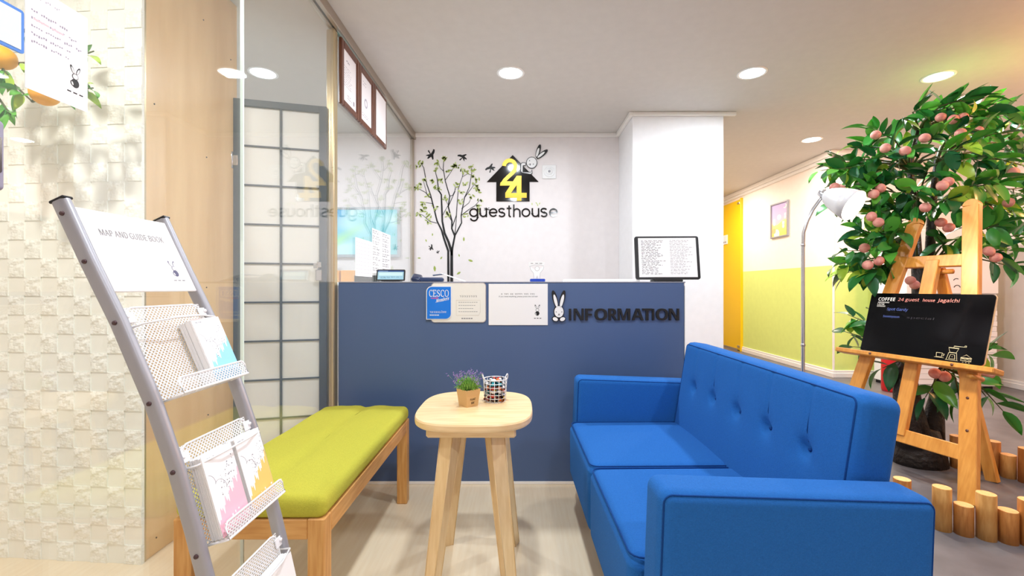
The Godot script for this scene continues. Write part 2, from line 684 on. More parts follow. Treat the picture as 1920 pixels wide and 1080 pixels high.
# ---------------------------------------------------------------- the rooms
func shell() -> void:
	var s := begin(false)
	span(s, Vector3(-2.7, -0.12, -8.4), Vector3(0.95, 0, 1.8), 0)
	struct("floor", s, M.floor, "pale wood floor of the lobby")
	s = begin(false)
	span(s, Vector3(0.95, -0.12, -8.4), Vector3(4.7, STEP, 1.8), 0)
	struct("floor", s, M.concrete, "dark grey floor one low step up on the right")
	s = begin(false)
	span(s, Vector3(-2.7, TOP, -8.4), Vector3(4.7, TOP + 0.12, 1.8), 0)
	struct("ceiling", s, M.ceiling, "plain off-white ceiling")
	s = begin(false)
	span(s, Vector3(-2.7, 0, BACK - 0.12), Vector3(1.6, TOP, BACK), 0)
	struct("wall_back", s, M.wall, "pale wall behind the counter with stickers")
	s = begin(false)
	span(s, Vector3(0.905, 0, BACK), Vector3(1.63, TOP, -3.6), 0.004)
	struct("wall_pillar", s, M.pillar, "bright white pillar behind the right end of the counter")
	s = begin(false)
	span(s, Vector3(1.45, 0, -8.3), Vector3(1.6, TOP, BACK), 0)
	struct("wall_passage", s, M.pink)
	s = begin(false)
	span(s, Vector3(1.45, 0, -8.42), Vector3(3.3, TOP, -8.3), 0)
	struct("wall_end", s, M.pink)
	# right wall of the passage: pink above, lime below, and its return towards the right
	s = begin(false)
	span(s, Vector3(3.2, 1.245, -8.3), Vector3(3.3, TOP, -4.605), 0)
	span(s, Vector3(3.3, 1.245, -4.72), Vector3(4.7, TOP, -4.605), 0)
	struct("wall_right", s, M.pink, "pale pink upper half of the passage wall")
	s = begin(false)
	span(s, Vector3(3.2, STEP, -8.3), Vector3(3.3, 1.245, -4.605), 0)
	span(s, Vector3(3.3, STEP, -4.72), Vector3(4.7, 1.245, -4.605), 0)
	struct("wall_right", s, M.lime, "lime green lower half of the passage wall")
	s = begin(false)
	span(s, Vector3(4.5, 0, -4.605), Vector3(4.62, TOP, 1.8), 0)
	struct("wall_side", s, M.side, "pinkish plain wall at the right edge")
	s = begin(false)
	span(s, Vector3(-2.7, 0, 1.6), Vector3(4.7, TOP, 1.75), 0)
	struct("wall_front", s, M.wall)
	s = begin(false)
	span(s, Vector3(-2.82, 0, BACK - 0.1), Vector3(-2.7, TOP, 1.75), 0)
	struct("wall_outer", s, M.wall)
	# mouldings
	s = begin(false)
	span(s, Vector3(-0.93, TOP - 0.035, BACK), Vector3(0.905, TOP, BACK + 0.03), 0.004)
	struct("trim_1", s, M.trim)
	s = begin(false)
	span(s, Vector3(0.875, TOP - 0.035, BACK + 0.03), Vector3(0.905, TOP, -3.57), 0.004)
	span(s, Vector3(0.905, TOP - 0.03, -3.6), Vector3(1.72, TOP, -3.57), 0.004)
	struct("trim_2", s, M.trim)
	s = begin(false)
	span(s, Vector3(3.15, TOP - 0.05, -8.3), Vector3(3.2, TOP, -4.555), 0.004)
	span(s, Vector3(3.175, TOP - 0.085, -8.3), Vector3(3.2, TOP - 0.05, -4.58), 0.004)
	span(s, Vector3(3.2, TOP - 0.05, -4.605), Vector3(4.5, TOP, -4.555), 0.004)
	span(s, Vector3(3.2, TOP - 0.085, -4.605), Vector3(4.5, TOP - 0.05, -4.58), 0.004)
	struct("trim_3", s, M.trim)
	s = begin(false)
	span(s, Vector3(3.185, STEP, -6.455), Vector3(3.2, STEP + 0.075, -4.59), 0.004)
	span(s, Vector3(3.179, STEP, -6.455), Vector3(3.2, STEP + 0.05, -4.584), 0.004)
	span(s, Vector3(3.2, STEP, -4.605), Vector3(4.5, STEP + 0.075, -4.59), 0.004)
	span(s, Vector3(3.2, STEP, -4.605), Vector3(4.5, STEP + 0.05, -4.584), 0.004)
	struct("baseboard_right", s, M.trim)
	s = begin(false)
	span(s, Vector3(4.479, STEP, -4.584), Vector3(4.5, STEP + 0.05, 1.6), 0.004)
	span(s, Vector3(4.485, STEP, -4.584), Vector3(4.5, STEP + 0.075, 1.6), 0.004)
	struct("baseboard_side", s, M.trim)
	s = begin(false)
	span(s, Vector3(3.194, STEP + 0.075, -4.615), Vector3(3.21, TOP - 0.085, -4.599), 0.002)
	struct("trim_9", s, M.trim)
	# yellow door
	s = begin(false)
	span(s, Vector3(3.178, STEP + 0.012, -7.32), Vector3(3.2, 2.285, -6.48), 0.003)
	var d := struct("door_1", s, M.yellow, "plain bright yellow door at the end of the passage")
	s = begin(false)
	span(s, Vector3(3.165, STEP, -6.48), Vector3(3.2, 2.3, -6.455), 0.003)
	span(s, Vector3(3.165, STEP, -7.36), Vector3(3.2, 2.3, -7.32), 0.003)
	obj("door_frame", s, M.yellow, d)
	s = begin(false)
	span(s, Vector3(3.168, 2.22, -6.57), Vector3(3.18, 2.25, -6.5), 0.002)
	span(s, Vector3(3.168, STEP + 0.05, -6.57), Vector3(3.18, STEP + 0.08, -6.5), 0.002)
	obj("pivot_hinge", s, M.brass, d)
	s = begin(false)
	span(s, Vector3(3.172, STEP, -7.32), Vector3(3.178, STEP + 0.03, -6.57), 0.001)
	obj("kick_strip", s, M.rail, d)
	s = begin(false)
	span(s, Vector3(3.168, 1.68, -7.08), Vector3(3.178, 1.82, -6.88), 0.002)
	obj("room_plate", s, M.paper, d)
	s = begin(false)
	for k in 3:
		span(s, Vector3(3.1665, 1.70, -7.06 + k * 0.055), Vector3(3.168, 1.725, -7.025 + k * 0.055), 0)
	obj("plate_print", s, M.grey_ink, d)
	# tile wall on the left
	s = begin(false)
	span(s, Vector3(-1.45, 0, -0.06), Vector3(-0.016, TOP, -0.012), 0)
	var w := struct("wall_left", s, M.foam, "off-white wall of raised and flat square tiles")
	w.position = Vector3(-1.386, 0, -1.667)
	w.rotation.y = deg_to_rad(-4.6)
	var tw := 0.0676
	var th := 0.0706
	var rough := []
	for k in 4:
		rough.append(rough_tile(tw, th - 0.0006))
	s = begin(false)
	box(s, Vector3.ZERO, Vector3(tw, th, 0.010), Transform3D(), 0.0003)
	var smooth_tile := done(s)
	var n := 0
	var field := begin(false)
	for col in 21:
		for row in 34:
			var lo := row * th
			if lo + 0.01 > TOP: continue
			var raised := (col + row) % 2 == 0
			var at := Vector3(-(col + 0.5) * tw, lo + th / 2, -0.007)
			if row == 33:
				continue
			if col > 8:   # beyond the picture's edge
				field.append_from(rough[(col * 3 + row * 5) % 4] if raised else smooth_tile, 0, Transform3D(Basis(), at))
				continue
			var b := mesh_node("brick", rough[(col * 3 + row * 5) % 4] if raised else smooth_tile, M.foam_rough if raised else M.foam, w)
			b.position = at
			n += 1
	var fm := mesh_node("brick_field", field.commit(), M.foam_rough, w)
	fm.set_meta("kind", "stuff")
	# wood panel going back from the tile wall
	s = begin(false)
	span(s, Vector3(-1.5, 0, -2.24), Vector3(-1.39, TOP, -1.69), 0.002)
	var p := struct("wall_panel", s, M.plywood, "plain light plywood panel beside the tile wall")
	s = begin()
	for q in [[2.28, -1.74], [2.2, -2.0], [1.72, -1.73], [1.6, -2.02], [1.2, -1.735], [1.02, -2.02], [0.7, -1.73], [0.45, -2.03], [0.06, -1.74], [2.12, -2.19]]:
		tube(s, [Vector3(-1.3905, q[0], q[1]), Vector3(-1.3885, q[0], q[1])], [0.0032], 8)
	obj("nail_head", s, M.black_matt, p)
	s = begin(false)
	span(s, Vector3(-1.398, 0, -1.69), Vector3(-1.386, TOP, -1.679), 0.002)
	struct("trim_4", s, M.brass)
	frosted_door()


func rough_tile(w: float, h: float) -> ArrayMesh: # split-stone face: a small uneven grid
	var s := begin(false)
	var n := 7
	var z := []
	for i in n:
		var row := []
		for j in n:
			var edge := i == 0 or j == 0 or i == n - 1 or j == n - 1
			row.append(0.0085 if edge else rng.randf_range(0.008, 0.0125))
		z.append(row)
	for i in n - 1:
		for j in n - 1:
			var P := func(a: int, b: int) -> Vector3: return Vector3(-w / 2 + w * a / (n - 1), -h / 2 + h * b / (n - 1), z[a][b])
			quad(s, P.call(i, j), P.call(i + 1, j), P.call(i + 1, j + 1), P.call(i, j + 1))
	var c := [Vector3(-w / 2, -h / 2, 0), Vector3(w / 2, -h / 2, 0), Vector3(w / 2, h / 2, 0), Vector3(-w / 2, h / 2, 0)]
	for k in 4:
		var a: Vector3 = c[k]
		var b: Vector3 = c[(k + 1) % 4]
		var up := Vector3(0, 0, 0.0085)
		quad(s, a - up * 0.6, b - up * 0.6, b + up, a + up)
	return done(s)


func frosted_door() -> void:
	# a narrow dark-framed door with two columns of frosted panes, standing a little askew behind the glass
	var a := Vector3(-1.395, 0, -2.225)
	var b := Vector3(-0.985, 0, -2.335)
	var u := (b - a).normalized()
	var width := (b - a).length()
	var d := Node3D.new()
	d.name = "door_2"
	add_child(d)
	d.transform = Transform3D(Basis(u, Vector3.UP, u.cross(Vector3.UP)), a)
	tag(d, "narrow dark framed door with frosted panes behind the glass", "", "", "structure")
	var s := begin(false)
	span(s, Vector3(0, 0.01, -0.018), Vector3(0.032, 1.945, 0.018))
	span(s, Vector3(width - 0.036, 0.01, -0.018), Vector3(width, 1.945, 0.018))
	span(s, Vector3(0.032, 1.912, -0.018), Vector3(width - 0.036, 1.945, 0.018))
	span(s, Vector3(0.032, 0.01, -0.018), Vector3(width - 0.036, 0.173, 0.018))
	obj("door_frame", s, M.door_frame, d)
	var x0 := 0.032
	var x1 := width - 0.036
	var mid := (x0 + x1) / 2
	var rows := 9
	var y0 := 0.173
	var y1 := 1.912
	var step := (y1 - y0) / rows
	s = begin(false)
	span(s, Vector3(mid - 0.005, y0, -0.008), Vector3(mid + 0.005, y1, 0.012), 0.001)
	obj("mullion", s, M.door_frame, d)
	for r in range(1, rows):
		s = begin(false)
		span(s, Vector3(x0, y0 + r * step - 0.004, -0.008), Vector3(x1, y0 + r * step + 0.004, 0.010), 0.001)
		obj("glazing_bar", s, M.door_frame, d)
	for r in rows:
		for k in 2:
			s = begin(false)
			span(s, Vector3(x0 if k == 0 else mid, y0 + r * step, -0.004), Vector3(mid if k == 0 else x1, y0 + (r + 1) * step, 0.002), 0.001)
			obj("frosted_pane", s, M.frost, d)
	s = begin()
	tube(s, [Vector3(-0.006, 1.60, 0.022), Vector3(-0.006, 1.68, 0.022)], [0.009], 10)
	span(s, Vector3(0.0, 1.615, 0.016), Vector3(0.022, 1.665, 0.024))
	obj("hinge", s, M.steel, d)
	s = begin()
	span(s, Vector3(width - 0.05, 1.055, 0.018), Vector3(width - 0.022, 1.11, 0.036), 0.003)
	obj("lock_body", s, M.steel, d)
	s = begin()
	tube(s, [Vector3(width - 0.036, 1.11, 0.028), Vector3(width - 0.036, 1.15, 0.045)], [0.006], 8)
	box(s, Vector3(width - 0.03, 1.135, 0.046), Vector3(0.018, 0.026, 0.003), Transform3D(), 0.001)
	box(s, Vector3(width - 0.05, 1.128, 0.044), Vector3(0.016, 0.026, 0.003), Transform3D(), 0.001)
	obj("key", s, M.chrome, d)


func glass_partition() -> void:
	var gx := -0.95
	var panes := [[-1.556, 1.2, "clear frameless glass pane beside the brochure rack"], [-2.32, -1.562, "clear glass pane in front of the frosted door"], [-4.06, -2.372, "clear glass pane between the counter and the office"]]
	for k in 3:
		var s := begin(false)
		var q: Array = panes[k]
		span(s, Vector3(gx - 0.004, 0.0 if k < 2 else 0.02, q[0]), Vector3(gx + 0.004, TOP - 0.05, q[1]), 0)
		struct("window_%d" % (k + 1), s, M.glass, q[2])
	var s := begin(false)
	span(s, Vector3(gx - 0.005, 0.0, -1.562), Vector3(gx + 0.005, TOP - 0.05, -1.556), 0)
	struct("trim_5", s, M.glass_edge, "polished edge where two glass panes meet")
	s = begin(false)
	span(s, Vector3(gx - 0.028, TOP - 0.055, BACK), Vector3(gx - 0.006, TOP, 1.3))
	span(s, Vector3(gx + 0.006, TOP - 0.055, BACK), Vector3(gx + 0.028, TOP, 1.3))
	span(s, Vector3(gx - 0.006, TOP - 0.025, BACK), Vector3(gx + 0.006, TOP, 1.3), 0)
	struct("trim_6", s, M.rail, "metal track along the top of the glass")
	s = begin(false)
	span(s, Vector3(gx - 0.04, 0, -2.372), Vector3(gx - 0.012, TOP - 0.055, -2.335), 0.004)
	span(s, Vector3(gx - 0.012, 0, -2.368), Vector3(gx + 0.006, TOP - 0.055, -2.322), 0.004)
	struct("trim_7", s, M.brass, "pale brass post at the left end of the counter")
	s = begin(false)
	span(s, Vector3(gx - 0.02, 0, BACK), Vector3(gx + 0.012, TOP - 0.055, BACK + 0.03), 0.004)
	struct("trim_8", s, M.rail, "metal post where the glass meets the back wall")


func counter() -> void:
	var t := thing("reception_counter", "dark blue reception counter carrying the INFORMATION lettering", "counter", Vector3(-0.037, 0, -2.348))
	var s := begin(false)
	span(s, Vector3(-0.895, 0.016, -0.5), Vector3(0.899, 1.03, -0.006), 0.003)
	obj("body", s, M.navy, t)
	s = begin(false)
	span(s, Vector3(-0.895, 0.016, -0.006), Vector3(0.895, 1.044, 0.0), 0.002)
	obj("front_panel", s, M.navy, t)
	s = begin(false)
	span(s, Vector3(-0.895, 1.03, -0.52), Vector3(0.902, 1.05, -0.0065), 0.003)
	obj("worktop", s, M.white, t)
	s = begin(false)
	span(s, Vector3(-0.895, 1.044, -0.0064), Vector3(0.902, 1.05, 0.001), 0.001)
	obj("edge_strip", s, M.navy_edge, t)
	s = begin(false)
	span(s, Vector3(-0.895, 0.0, -0.49), Vector3(0.897, 0.016, 0.003), 0.002)
	obj("plinth", s, M.trim, t)
	s = begin(false)
	span(s, Vector3(0.8985, 0.016, -0.5), Vector3(0.902, 1.03, 0.0), 0.001)
	obj("end_panel", s, M.white, t)
	# plaque
	var z := -2.347
	var P := thing("membership_plaque", "white and bright blue CESCO membership plaque on the counter front", "plaque", Vector3(-0.309, 0.942, z))
	s = begin(false)
	prism(s, rounded(0.284, 0.206, 0.018), 0.0, 0.004)
	obj("back_plate", s, M.steel, P)
	s = begin(false)
	prism(s, rounded(0.276, 0.198, 0.014), 0.004, 0.006)
	obj("white_panel", s, M.cream, P)
	s = begin(false)
	var bp := func(w: float, h: float, r: float) -> Array:
		var o := arc(Vector2(-w / 2 + r, h / 2 - r), r, 180, 90, 8)
		o.append(Vector2(w / 2, h / 2))
		o.append_array(arc(Vector2(w / 2 - r, -h / 2 + r), r, 0, -90, 8))
		o.append(Vector2(-w / 2, -h / 2))
		return o
	prism(s, bp.call(0.131, 0.173, 0.03), 0.006, 0.010, Transform3D(Basis(), Vector3(-0.101, -0.001, 0)))
	obj("blue_border", s, M.white, P)
	s = begin(false)
	prism(s, bp.call(0.123, 0.165, 0.027), 0.010, 0.0115, Transform3D(Basis(), Vector3(-0.101, -0.001, 0)))
	obj("blue_panel", s, M.sign_blue, P)
	var o := mesh_node("lettering", words("CESCO", 0.035, 0.001, false, "Droid Serif", 0.101), M.white, P)
	o.position = Vector3(-0.151, 0.03, 0.012)
	o = mesh_node("lettering", words("Members", 0.018, 0.001, true, "Droid Serif", 0.07), M.white, P)
	o.transform = Transform3D(Basis(Vector3(0.96, 0.2, 0), Vector3(0.25, 1, 0), Vector3(0, 0, 1)), Vector3(-0.117, 0.0, 0.012))
	s = begin(false)
	ribbon(s, [Vector2(-0.142, 0.023), Vector2(-0.118, 0.022), Vector2(-0.105, 0.026)], [0.004, 0.008], 0.0115, 0.0121)
	obj("pink_flash", s, mat(c8(190, 90, 170), 0.5), P)
	o = mesh_node("lettering", words("Zone", 0.011, 0.001, false, "Droid Sans", 0.026), M.white, P)
	o.position = Vector3(-0.089, -0.053, 0.012)
	s = begin(false)
	for k in 6: dash_glyph(s, Vector2(-0.147 + k * 0.0095, -0.053), 0.008, 0.0115)
	for k in 7: span(s, Vector3(-0.147 + k * 0.007, -0.067, 0.0115), Vector3(-0.1425 + k * 0.007, -0.0615, 0.0121), 0)
	obj("small_print", s, M.white, P)
	s = begin(false)
	for k in 8: dash_glyph(s, Vector2(0.006 + k * 0.0115, 0.028), 0.0085, 0.006)
	for r in 4:
		for k in 9 - r % 3:
			span(s, Vector3(0.0 + k * 0.0112, 0.0 - r * 0.016, 0.006), Vector3(0.008 + k * 0.0112, 0.0025 - r * 0.016, 0.0066), 0)
	for k in 5: span(s, Vector3(0.015 + k * 0.012, -0.085, 0.006), Vector3(0.024 + k * 0.012, -0.079, 0.0066), 0)
	obj("grey_print", s, M.grey_ink, P)
	s = begin(false)
	ribbon(s, [Vector2(-0.012, 0.012), Vector2(0.112, 0.012), Vector2(0.112, -0.05), Vector2(0.104, -0.066), Vector2(-0.012, -0.066)], [0.0012], 0.006, 0.0064, Transform3D(), true)
	obj("scroll_outline", s, mat(c8(206, 196, 180), 0.6), P)
	# notice
	P = thing("notice_board", "plain white notice with two lines and a tiny rabbit on the counter front", "notice", Vector3(-0.001, 0.932, z))
	s = begin(false)
	span(s, Vector3(-0.153, -0.107, 0), Vector3(0.153, 0.107, 0.004), 0.001)
	obj("white_board", s, M.paper, P)
	s = begin(false)
	for k in 22:
		if k in [1, 5, 8, 14, 18]: continue
		dash_glyph(s, Vector2(-0.088 + k * 0.0079, 0.051), 0.0062, 0.004)
	obj("notice_print", s, M.ink, P)
	o = mesh_node("lettering", words("If you need anything, please press the call bell", 0.0062, 0.0004, false, "Droid Sans", 0.2), M.ink, P)
	o.position = Vector3(-0.1, 0.038, 0.0043)
	var r := rabbit_figure(0.062)
	var rn := mesh_node("rabbit_print", r[0], M.ink, P)
	rn.position = Vector3(0.099, -0.062, 0.004)
	rn = mesh_node("rabbit_print", r[1], M.white, P)
	rn.position = Vector3(0.099, -0.062, 0.004)
	s = begin(false)
	for k in 3: span(s, Vector3(0.082 + k * 0.014, -0.073, 0.004), Vector3(0.091 + k * 0.014, -0.0695, 0.0044), 0)
	obj("notice_print", s, M.ink, P)
	# INFORMATION
	P = thing("information_sign", "raised black INFORMATION letters on the right of the counter front", "sign", Vector3(0.261, 0.8505, z))
	var text := "INFORMATION"
	var xs := [0.0, 0.0245, 0.0835, 0.132, 0.2035, 0.2515, 0.324, 0.379, 0.4285, 0.449, 0.5165]
	var ws := [0.0115, 0.0515, 0.0375, 0.0655, 0.0465, 0.065, 0.062, 0.0475, 0.0115, 0.063, 0.052]
	for k in text.length():
		if text[k] == "I":
			s = begin(false)
			span(s, Vector3(xs[k], 0, 0), Vector3(xs[k] + 0.0115, 0.0595, 0.010), 0.0008)
			obj("letter", s, M.ink, P)
			continue
		o = mesh_node("letter", words(text[k], 0.0595, 0.010, true, "Droid Sans", ws[k]), M.ink, P)
		o.position = Vector3(xs[k], 0, 0.005)
	# rabbit head
	P = thing("rabbit_emblem", "white rabbit head with two long ears left of the INFORMATION letters", "emblem", Vector3(0.208, 0.843, z))
	s = begin(false)
	var head := [Vector2(0.001, 0.052), 0.0275, 0.033]
	prism(s, ell(head[0], 0.0275, 0.033), 0.0, 0.010)
	for k in [-1.0, 1.0]:
		prism(s, ell(Vector2(k * 0.019, 0.118), 0.0125, 0.045, -k * 0.24), 0.0, 0.010)
		prism(s, ell(Vector2(k * 0.0185 + 0.0005, 0.014), 0.0175, 0.0135, k * 0.35), 0.0, 0.0115)
	obj("outline", s, M.ink, P)
	s = begin(false)
	prism(s, ell(head[0], 0.0235, 0.029), 0.010, 0.0125)
	for k in [-1.0, 1.0]:
		prism(s, ell(Vector2(k * 0.0165, 0.108), 0.0078, 0.034, -k * 0.24), 0.010, 0.0125)
		prism(s, ell(Vector2(k * 0.0185 + 0.0005, 0.014), 0.0135, 0.0095, k * 0.35), 0.0115, 0.014)
	obj("white_face", s, M.white, P)
	s = begin(false)
	for k in [-1.0, 1.0]:
		prism(s, ell(Vector2(0.001 + k * 0.0145, 0.051), 0.0022, 0.0024, 0, 10), 0.0125, 0.0135)
		ribbon(s, [Vector2(0.001, 0.037), Vector2(0.001 + k * 0.005, 0.033)], [0.0016], 0.0125, 0.0133)
	prism(s, ell(Vector2(0.001, 0.0395), 0.003, 0.002, 0, 10), 0.0125, 0.0135)
	obj("features", s, M.ink, P)


func dash_glyph(s: SurfaceTool, at: Vector2, h: float, z: float) -> void: # an illegible small character
	var w := h * 0.8
	span(s, Vector3(at.x, at.y + h * 0.8, z), Vector3(at.x + w, at.y + h, z + 0.0005), 0)
	span(s, Vector3(at.x + w * rng.randf_range(0.0, 0.6), at.y, z), Vector3(at.x + w * rng.randf_range(0.65, 1.0), at.y + h * 0.3, z + 0.0005), 0)
	span(s, Vector3(at.x + w * 0.75, at.y, z), Vector3(at.x + w, at.y + h, z + 0.0005), 0)


func rabbit_figure(h: float) -> Array: # a small printed rabbit: ink mesh and white mesh
	var k := h / 100.0
	var T := Transform3D(Basis.from_scale(Vector3(k, k, 1)), Vector3.ZERO)
	var s := begin(false)
	for g in [-1.0, 1.0]:
		prism(s, ell(Vector2(g * 13, 82), 6, 18, -g * 0.4, 14), 0, 0.0004, T)
	prism(s, ell(Vector2(0, 54), 14, 13, 0, 16), 0, 0.0004, T)
	prism(s, ell(Vector2(0, 26), 17, 19, 0, 16), 0, 0.0004, T)
	prism(s, ell(Vector2(-14, 22), 6, 11, 0.4, 12), 0, 0.0004, T)
	var w := begin(false)
	for g in [-1.0, 1.0]:
		prism(w, ell(Vector2(g * 12, 79), 3.6, 13, -g * 0.4, 14), 0.0004, 0.0007, T)
	prism(w, ell(Vector2(0, 54), 11.5, 10.5, 0, 16), 0.0004, 0.0007, T)
	prism(w, ell(Vector2(-13, 22), 3.5, 8, 0.4, 12), 0.0004, 0.0007, T)
	return [done(s), done(w)]


func wall_graphics() -> void:
	# tree sticker; the outlines are in thousandths of a metre from its foot
	var q := 1.0 / 749.0
	var T := func(x: float, y: float) -> Vector2: return Vector2((x - 302.0) * q, (1040.0 - y) * q)
	var t := thing("tree_decal", "tall black tree wall sticker with pale green leaves beside the glass", "wall sticker", Vector3(-0.616, 1.029, BACK + 0.002))
	var lines_ := [
		[[291, 1040, 290, 800, 262, 720, 245, 660, 215, 600, 195, 520, 170, 420, 145, 350, 125, 240, 110, 215], 15, 3],
		[[313, 1040, 313, 810, 292, 740, 265, 680, 250, 600, 243, 420, 225, 390, 215, 310, 200, 255], 20, 3],
		[[313, 830, 318, 780, 334, 700, 314, 650, 315, 600, 290, 500, 300, 430, 270, 330, 256, 240, 262, 165], 14, 3],
		[[331, 705, 380, 610, 377, 560, 400, 440, 432, 370, 452, 255, 440, 225], 9, 2.5],
		[[316, 640, 345, 560, 350, 480, 358, 380, 385, 300, 390, 255], 6, 2.5],
		[[334, 690, 340, 640, 346, 560], 6, 3],
		[[378, 560, 430, 520, 470, 495, 505, 455], 5, 2],
		[[380, 515, 430, 475, 445, 440], 4, 2],
		[[400, 440, 452, 370, 480, 330], 4, 2],
		[[212, 612, 165, 600, 120, 560, 88, 545], 4, 2],
		[[206, 530, 180, 480, 120, 470], 4, 2],
		[[180, 450, 135, 405, 100, 385, 70, 378], 5, 2],
		[[243, 420, 205, 375], 4, 2],
		[[268, 325, 300, 280, 335, 225], 4, 2],
		[[290, 500, 335, 400, 338, 355], 5, 2],
		[[300, 430, 320, 425, 340, 380], 4, 2],
		[[256, 260, 236, 240, 220, 205], 4, 2],
		[[314, 600, 290, 560, 285, 535], 4, 2],
		[[248, 570, 262, 540, 290, 490, 262, 440], 4, 2],
		[[385, 300, 420, 280, 455, 290], 3, 2],
		[[175, 440, 150, 430, 120, 320], 3, 2],
	]
	var s := begin(false)
	for l in lines_:
		var pts := []
		for i in l[0].size() / 2:
			pts.append(T.call(l[0][2 * i], l[0][2 * i + 1]))
		ribbon(s, pts, [l[1] * q, l[2] * q], 0.0, 0.0012)
	obj("trunk", s, M.ink, t)
	var sa := begin(false)
	var sb := begin(false)
	for c in [[110, 210], [90, 225], [200, 255], [215, 205], [262, 165], [262, 185], [335, 215], [315, 225], [350, 230], [440, 225], [455, 250], [390, 255], [405, 265], [125, 320], [180, 325], [70, 380], [95, 360], [200, 375], [240, 325], [340, 355], [295, 260], [405, 350], [460, 290], [485, 320], [380, 405], [120, 480], [150, 430], [265, 445], [285, 560], [505, 450], [490, 400], [470, 350], [500, 500], [120, 525], [90, 550], [155, 600], [200, 510], [370, 465], [410, 555], [445, 430], [485, 520], [225, 385], [130, 505], [480, 380], [160, 560], [295, 545]]:
		for k in 5:
			var p: Vector2 = T.call(c[0] + rng.randf_range(-17, 17), c[1] + rng.randf_range(-14, 14))
			prism(sa if rng.randf() < 0.6 else sb, leaf_outline(p, rng.randf_range(0.022, 0.038), rng.randf() * TAU), 0.0012, 0.002)
	obj("leaves", sa, M.leaf_print, t)
	obj("pale_leaves", sb, M.leaf_print2, t)
	var spots := [[183, 690, 16], [140, 730, 16], [395, 720, 24], [363, 830, 16], [243, 847, 18], [93, 848, 18], [440, 865, 28], [198, 920, 32], [360, 950, 26], [340, 1028, 14], [402, 570, 18]]
	for k in spots:
		var p: Vector2 = T.call(k[0], k[1])
		s = begin(false)
		prism(s, leaf_outline(Vector2.ZERO, k[2] * q * 1.25, rng.randf() * TAU), 0, 0.0012)
		var o := one("leaf_decal", s, M.leaf_print, "small green falling leaf sticker near the trunk of the tree sticker", "wall sticker", "falling leaf stickers")
		o.position = Vector3(-0.616 + p.x, 1.029 + p.y, BACK)
	var bird := [[0, 0.1], [0.35, 0.3], [0.5, 0.45], [0.62, 0.3], [0.45, 0.05], [0.2, -0.12], [0.0, -0.55], [-0.15, -0.6], [-0.12, -0.2], [-0.5, -0.25], [-0.62, -0.15], [-0.35, 0.0], [-0.6, 0.2], [-0.45, 0.22], [-0.1, 0.12], [-0.15, 0.55], [0.02, 0.6]]
	var flock := [[175, 150, 60, 0.5, "black bird sticker at the top left of the tree sticker"], [387, 165, 52, 2.3, "black bird sticker above the right side of the tree sticker"], [575, 240, 54, 2.9, "dark grey bird sticker beside the roof of the house emblem"], [175, 778, 34, 0.9, "small black bird sticker left of the tree trunk, the larger of two"], [220, 808, 20, 0.2, "tiny black bird sticker close to the left of the tree trunk"], [551, 518, 40, -0.9, "black bird sticker perched on the first u of the lettering"]]
	for b in flock:
		var p: Vector2 = T.call(b[0], b[1])
		var poly := []
		for v in bird:
			poly.append((Vector2(v[0], v[1]) * b[2] * q).rotated(b[3]) * (Vector2(1, 0.55) if b[2] == 40 else Vector2.ONE))
		s = begin(false)
		prism(s, poly, 0, 0.0015)
		var o := one("bird_decal", s, M.ink, b[4], "wall sticker", "bird stickers on the back wall")
		o.position = Vector3(-0.616 + p.x, 1.029 + p.y, BACK)
	# house emblem with 24 and a rabbit
	var e := 1.0 / 1404.0
	var E := func(x: float, y: float) -> Vector2: return Vector2((x - 680.0) * e, (795.0 - y) * e)
	var poly_of := func(a: Array) -> Array:
		var o := []
		for i in a.size() / 2: o.append(E.call(a[2 * i], a[2 * i + 1]))
		return o
	t = thing("house_emblem", "black house shaped emblem with a gold 24 and a leaning rabbit", "emblem", Vector3(-0.055, 1.795, BACK))
	s = begin(false)
	prism(s, poly_of.call([685, 210, 1012, 547, 898, 547, 898, 795, 478, 795, 478, 550, 358, 550]), 0, 0.008)
	obj("house", s, M.mirror_black, t)
	s = begin(false)
	var two: Array = []
	for v in arc(Vector2(648, 352), 72, 178, -28, 14):
		two.append(E.call(v.x, 704.0 - v.y))
	for v in [[712, 400], [680, 440], [630, 485], [585, 530], [560, 568]]:
		two.append(E.call(v[0], v[1]))
	ribbon(s, two, [50 * e, 46 * e], 0.008, 0.014)
	prism(s, poly_of.call([530, 560, 560, 540, 700, 545, 680, 596, 525, 598]), 0.008, 0.0138)
	obj("numeral", s, M.gold, t)
	s = begin(false)
	prism(s, poly_of.call([735, 475, 795, 475, 795, 690, 862, 690, 862, 752, 795, 752, 795, 790, 735, 790, 735, 752, 592, 752, 592, 692, 664, 692, 735, 692, 735, 590, 664, 691, 592, 691]), 0.008, 0.0165)
	obj("numeral", s, M.gold, t)
	s = begin(false)
	prism(s, poly_of.call([785, 318, 810, 303, 855, 310, 850, 345, 818, 350, 816, 420, 915, 425, 930, 390, 935, 445, 912, 458, 800, 440, 782, 420]), 0.008, 0.012)
	for k in [[1008, 160, 0.28, 86], [1058, 200, 0.88, 88]]:
		prism(s, ell(E.call(k[0], k[1]), 26 * e, k[3] * e, -k[2]), 0.004, 0.012)
	prism(s, ell(E.call(925, 308), 70 * e, 74 * e), 0.004, 0.0125)
	obj("rabbit_outline", s, M.ink, t)
	s = begin(false)
	prism(s, poly_of.call([792, 325, 812, 311, 848, 316, 843, 338, 812, 342, 808, 430, 915, 434, 924, 410, 926, 440, 910, 450, 804, 432, 790, 415]), 0.012, 0.0135)
	for k in [[1000, 178, 0.28, 58], [1044, 208, 0.88, 58]]:
		prism(s, ell(E.call(k[0], k[1]), 15 * e, k[3] * e, -k[2]), 0.012, 0.0135)
	prism(s, ell(E.call(925, 308), 62 * e, 66 * e), 0.0125, 0.014)
	obj("rabbit_white", s, M.white, t)
	s = begin(false)
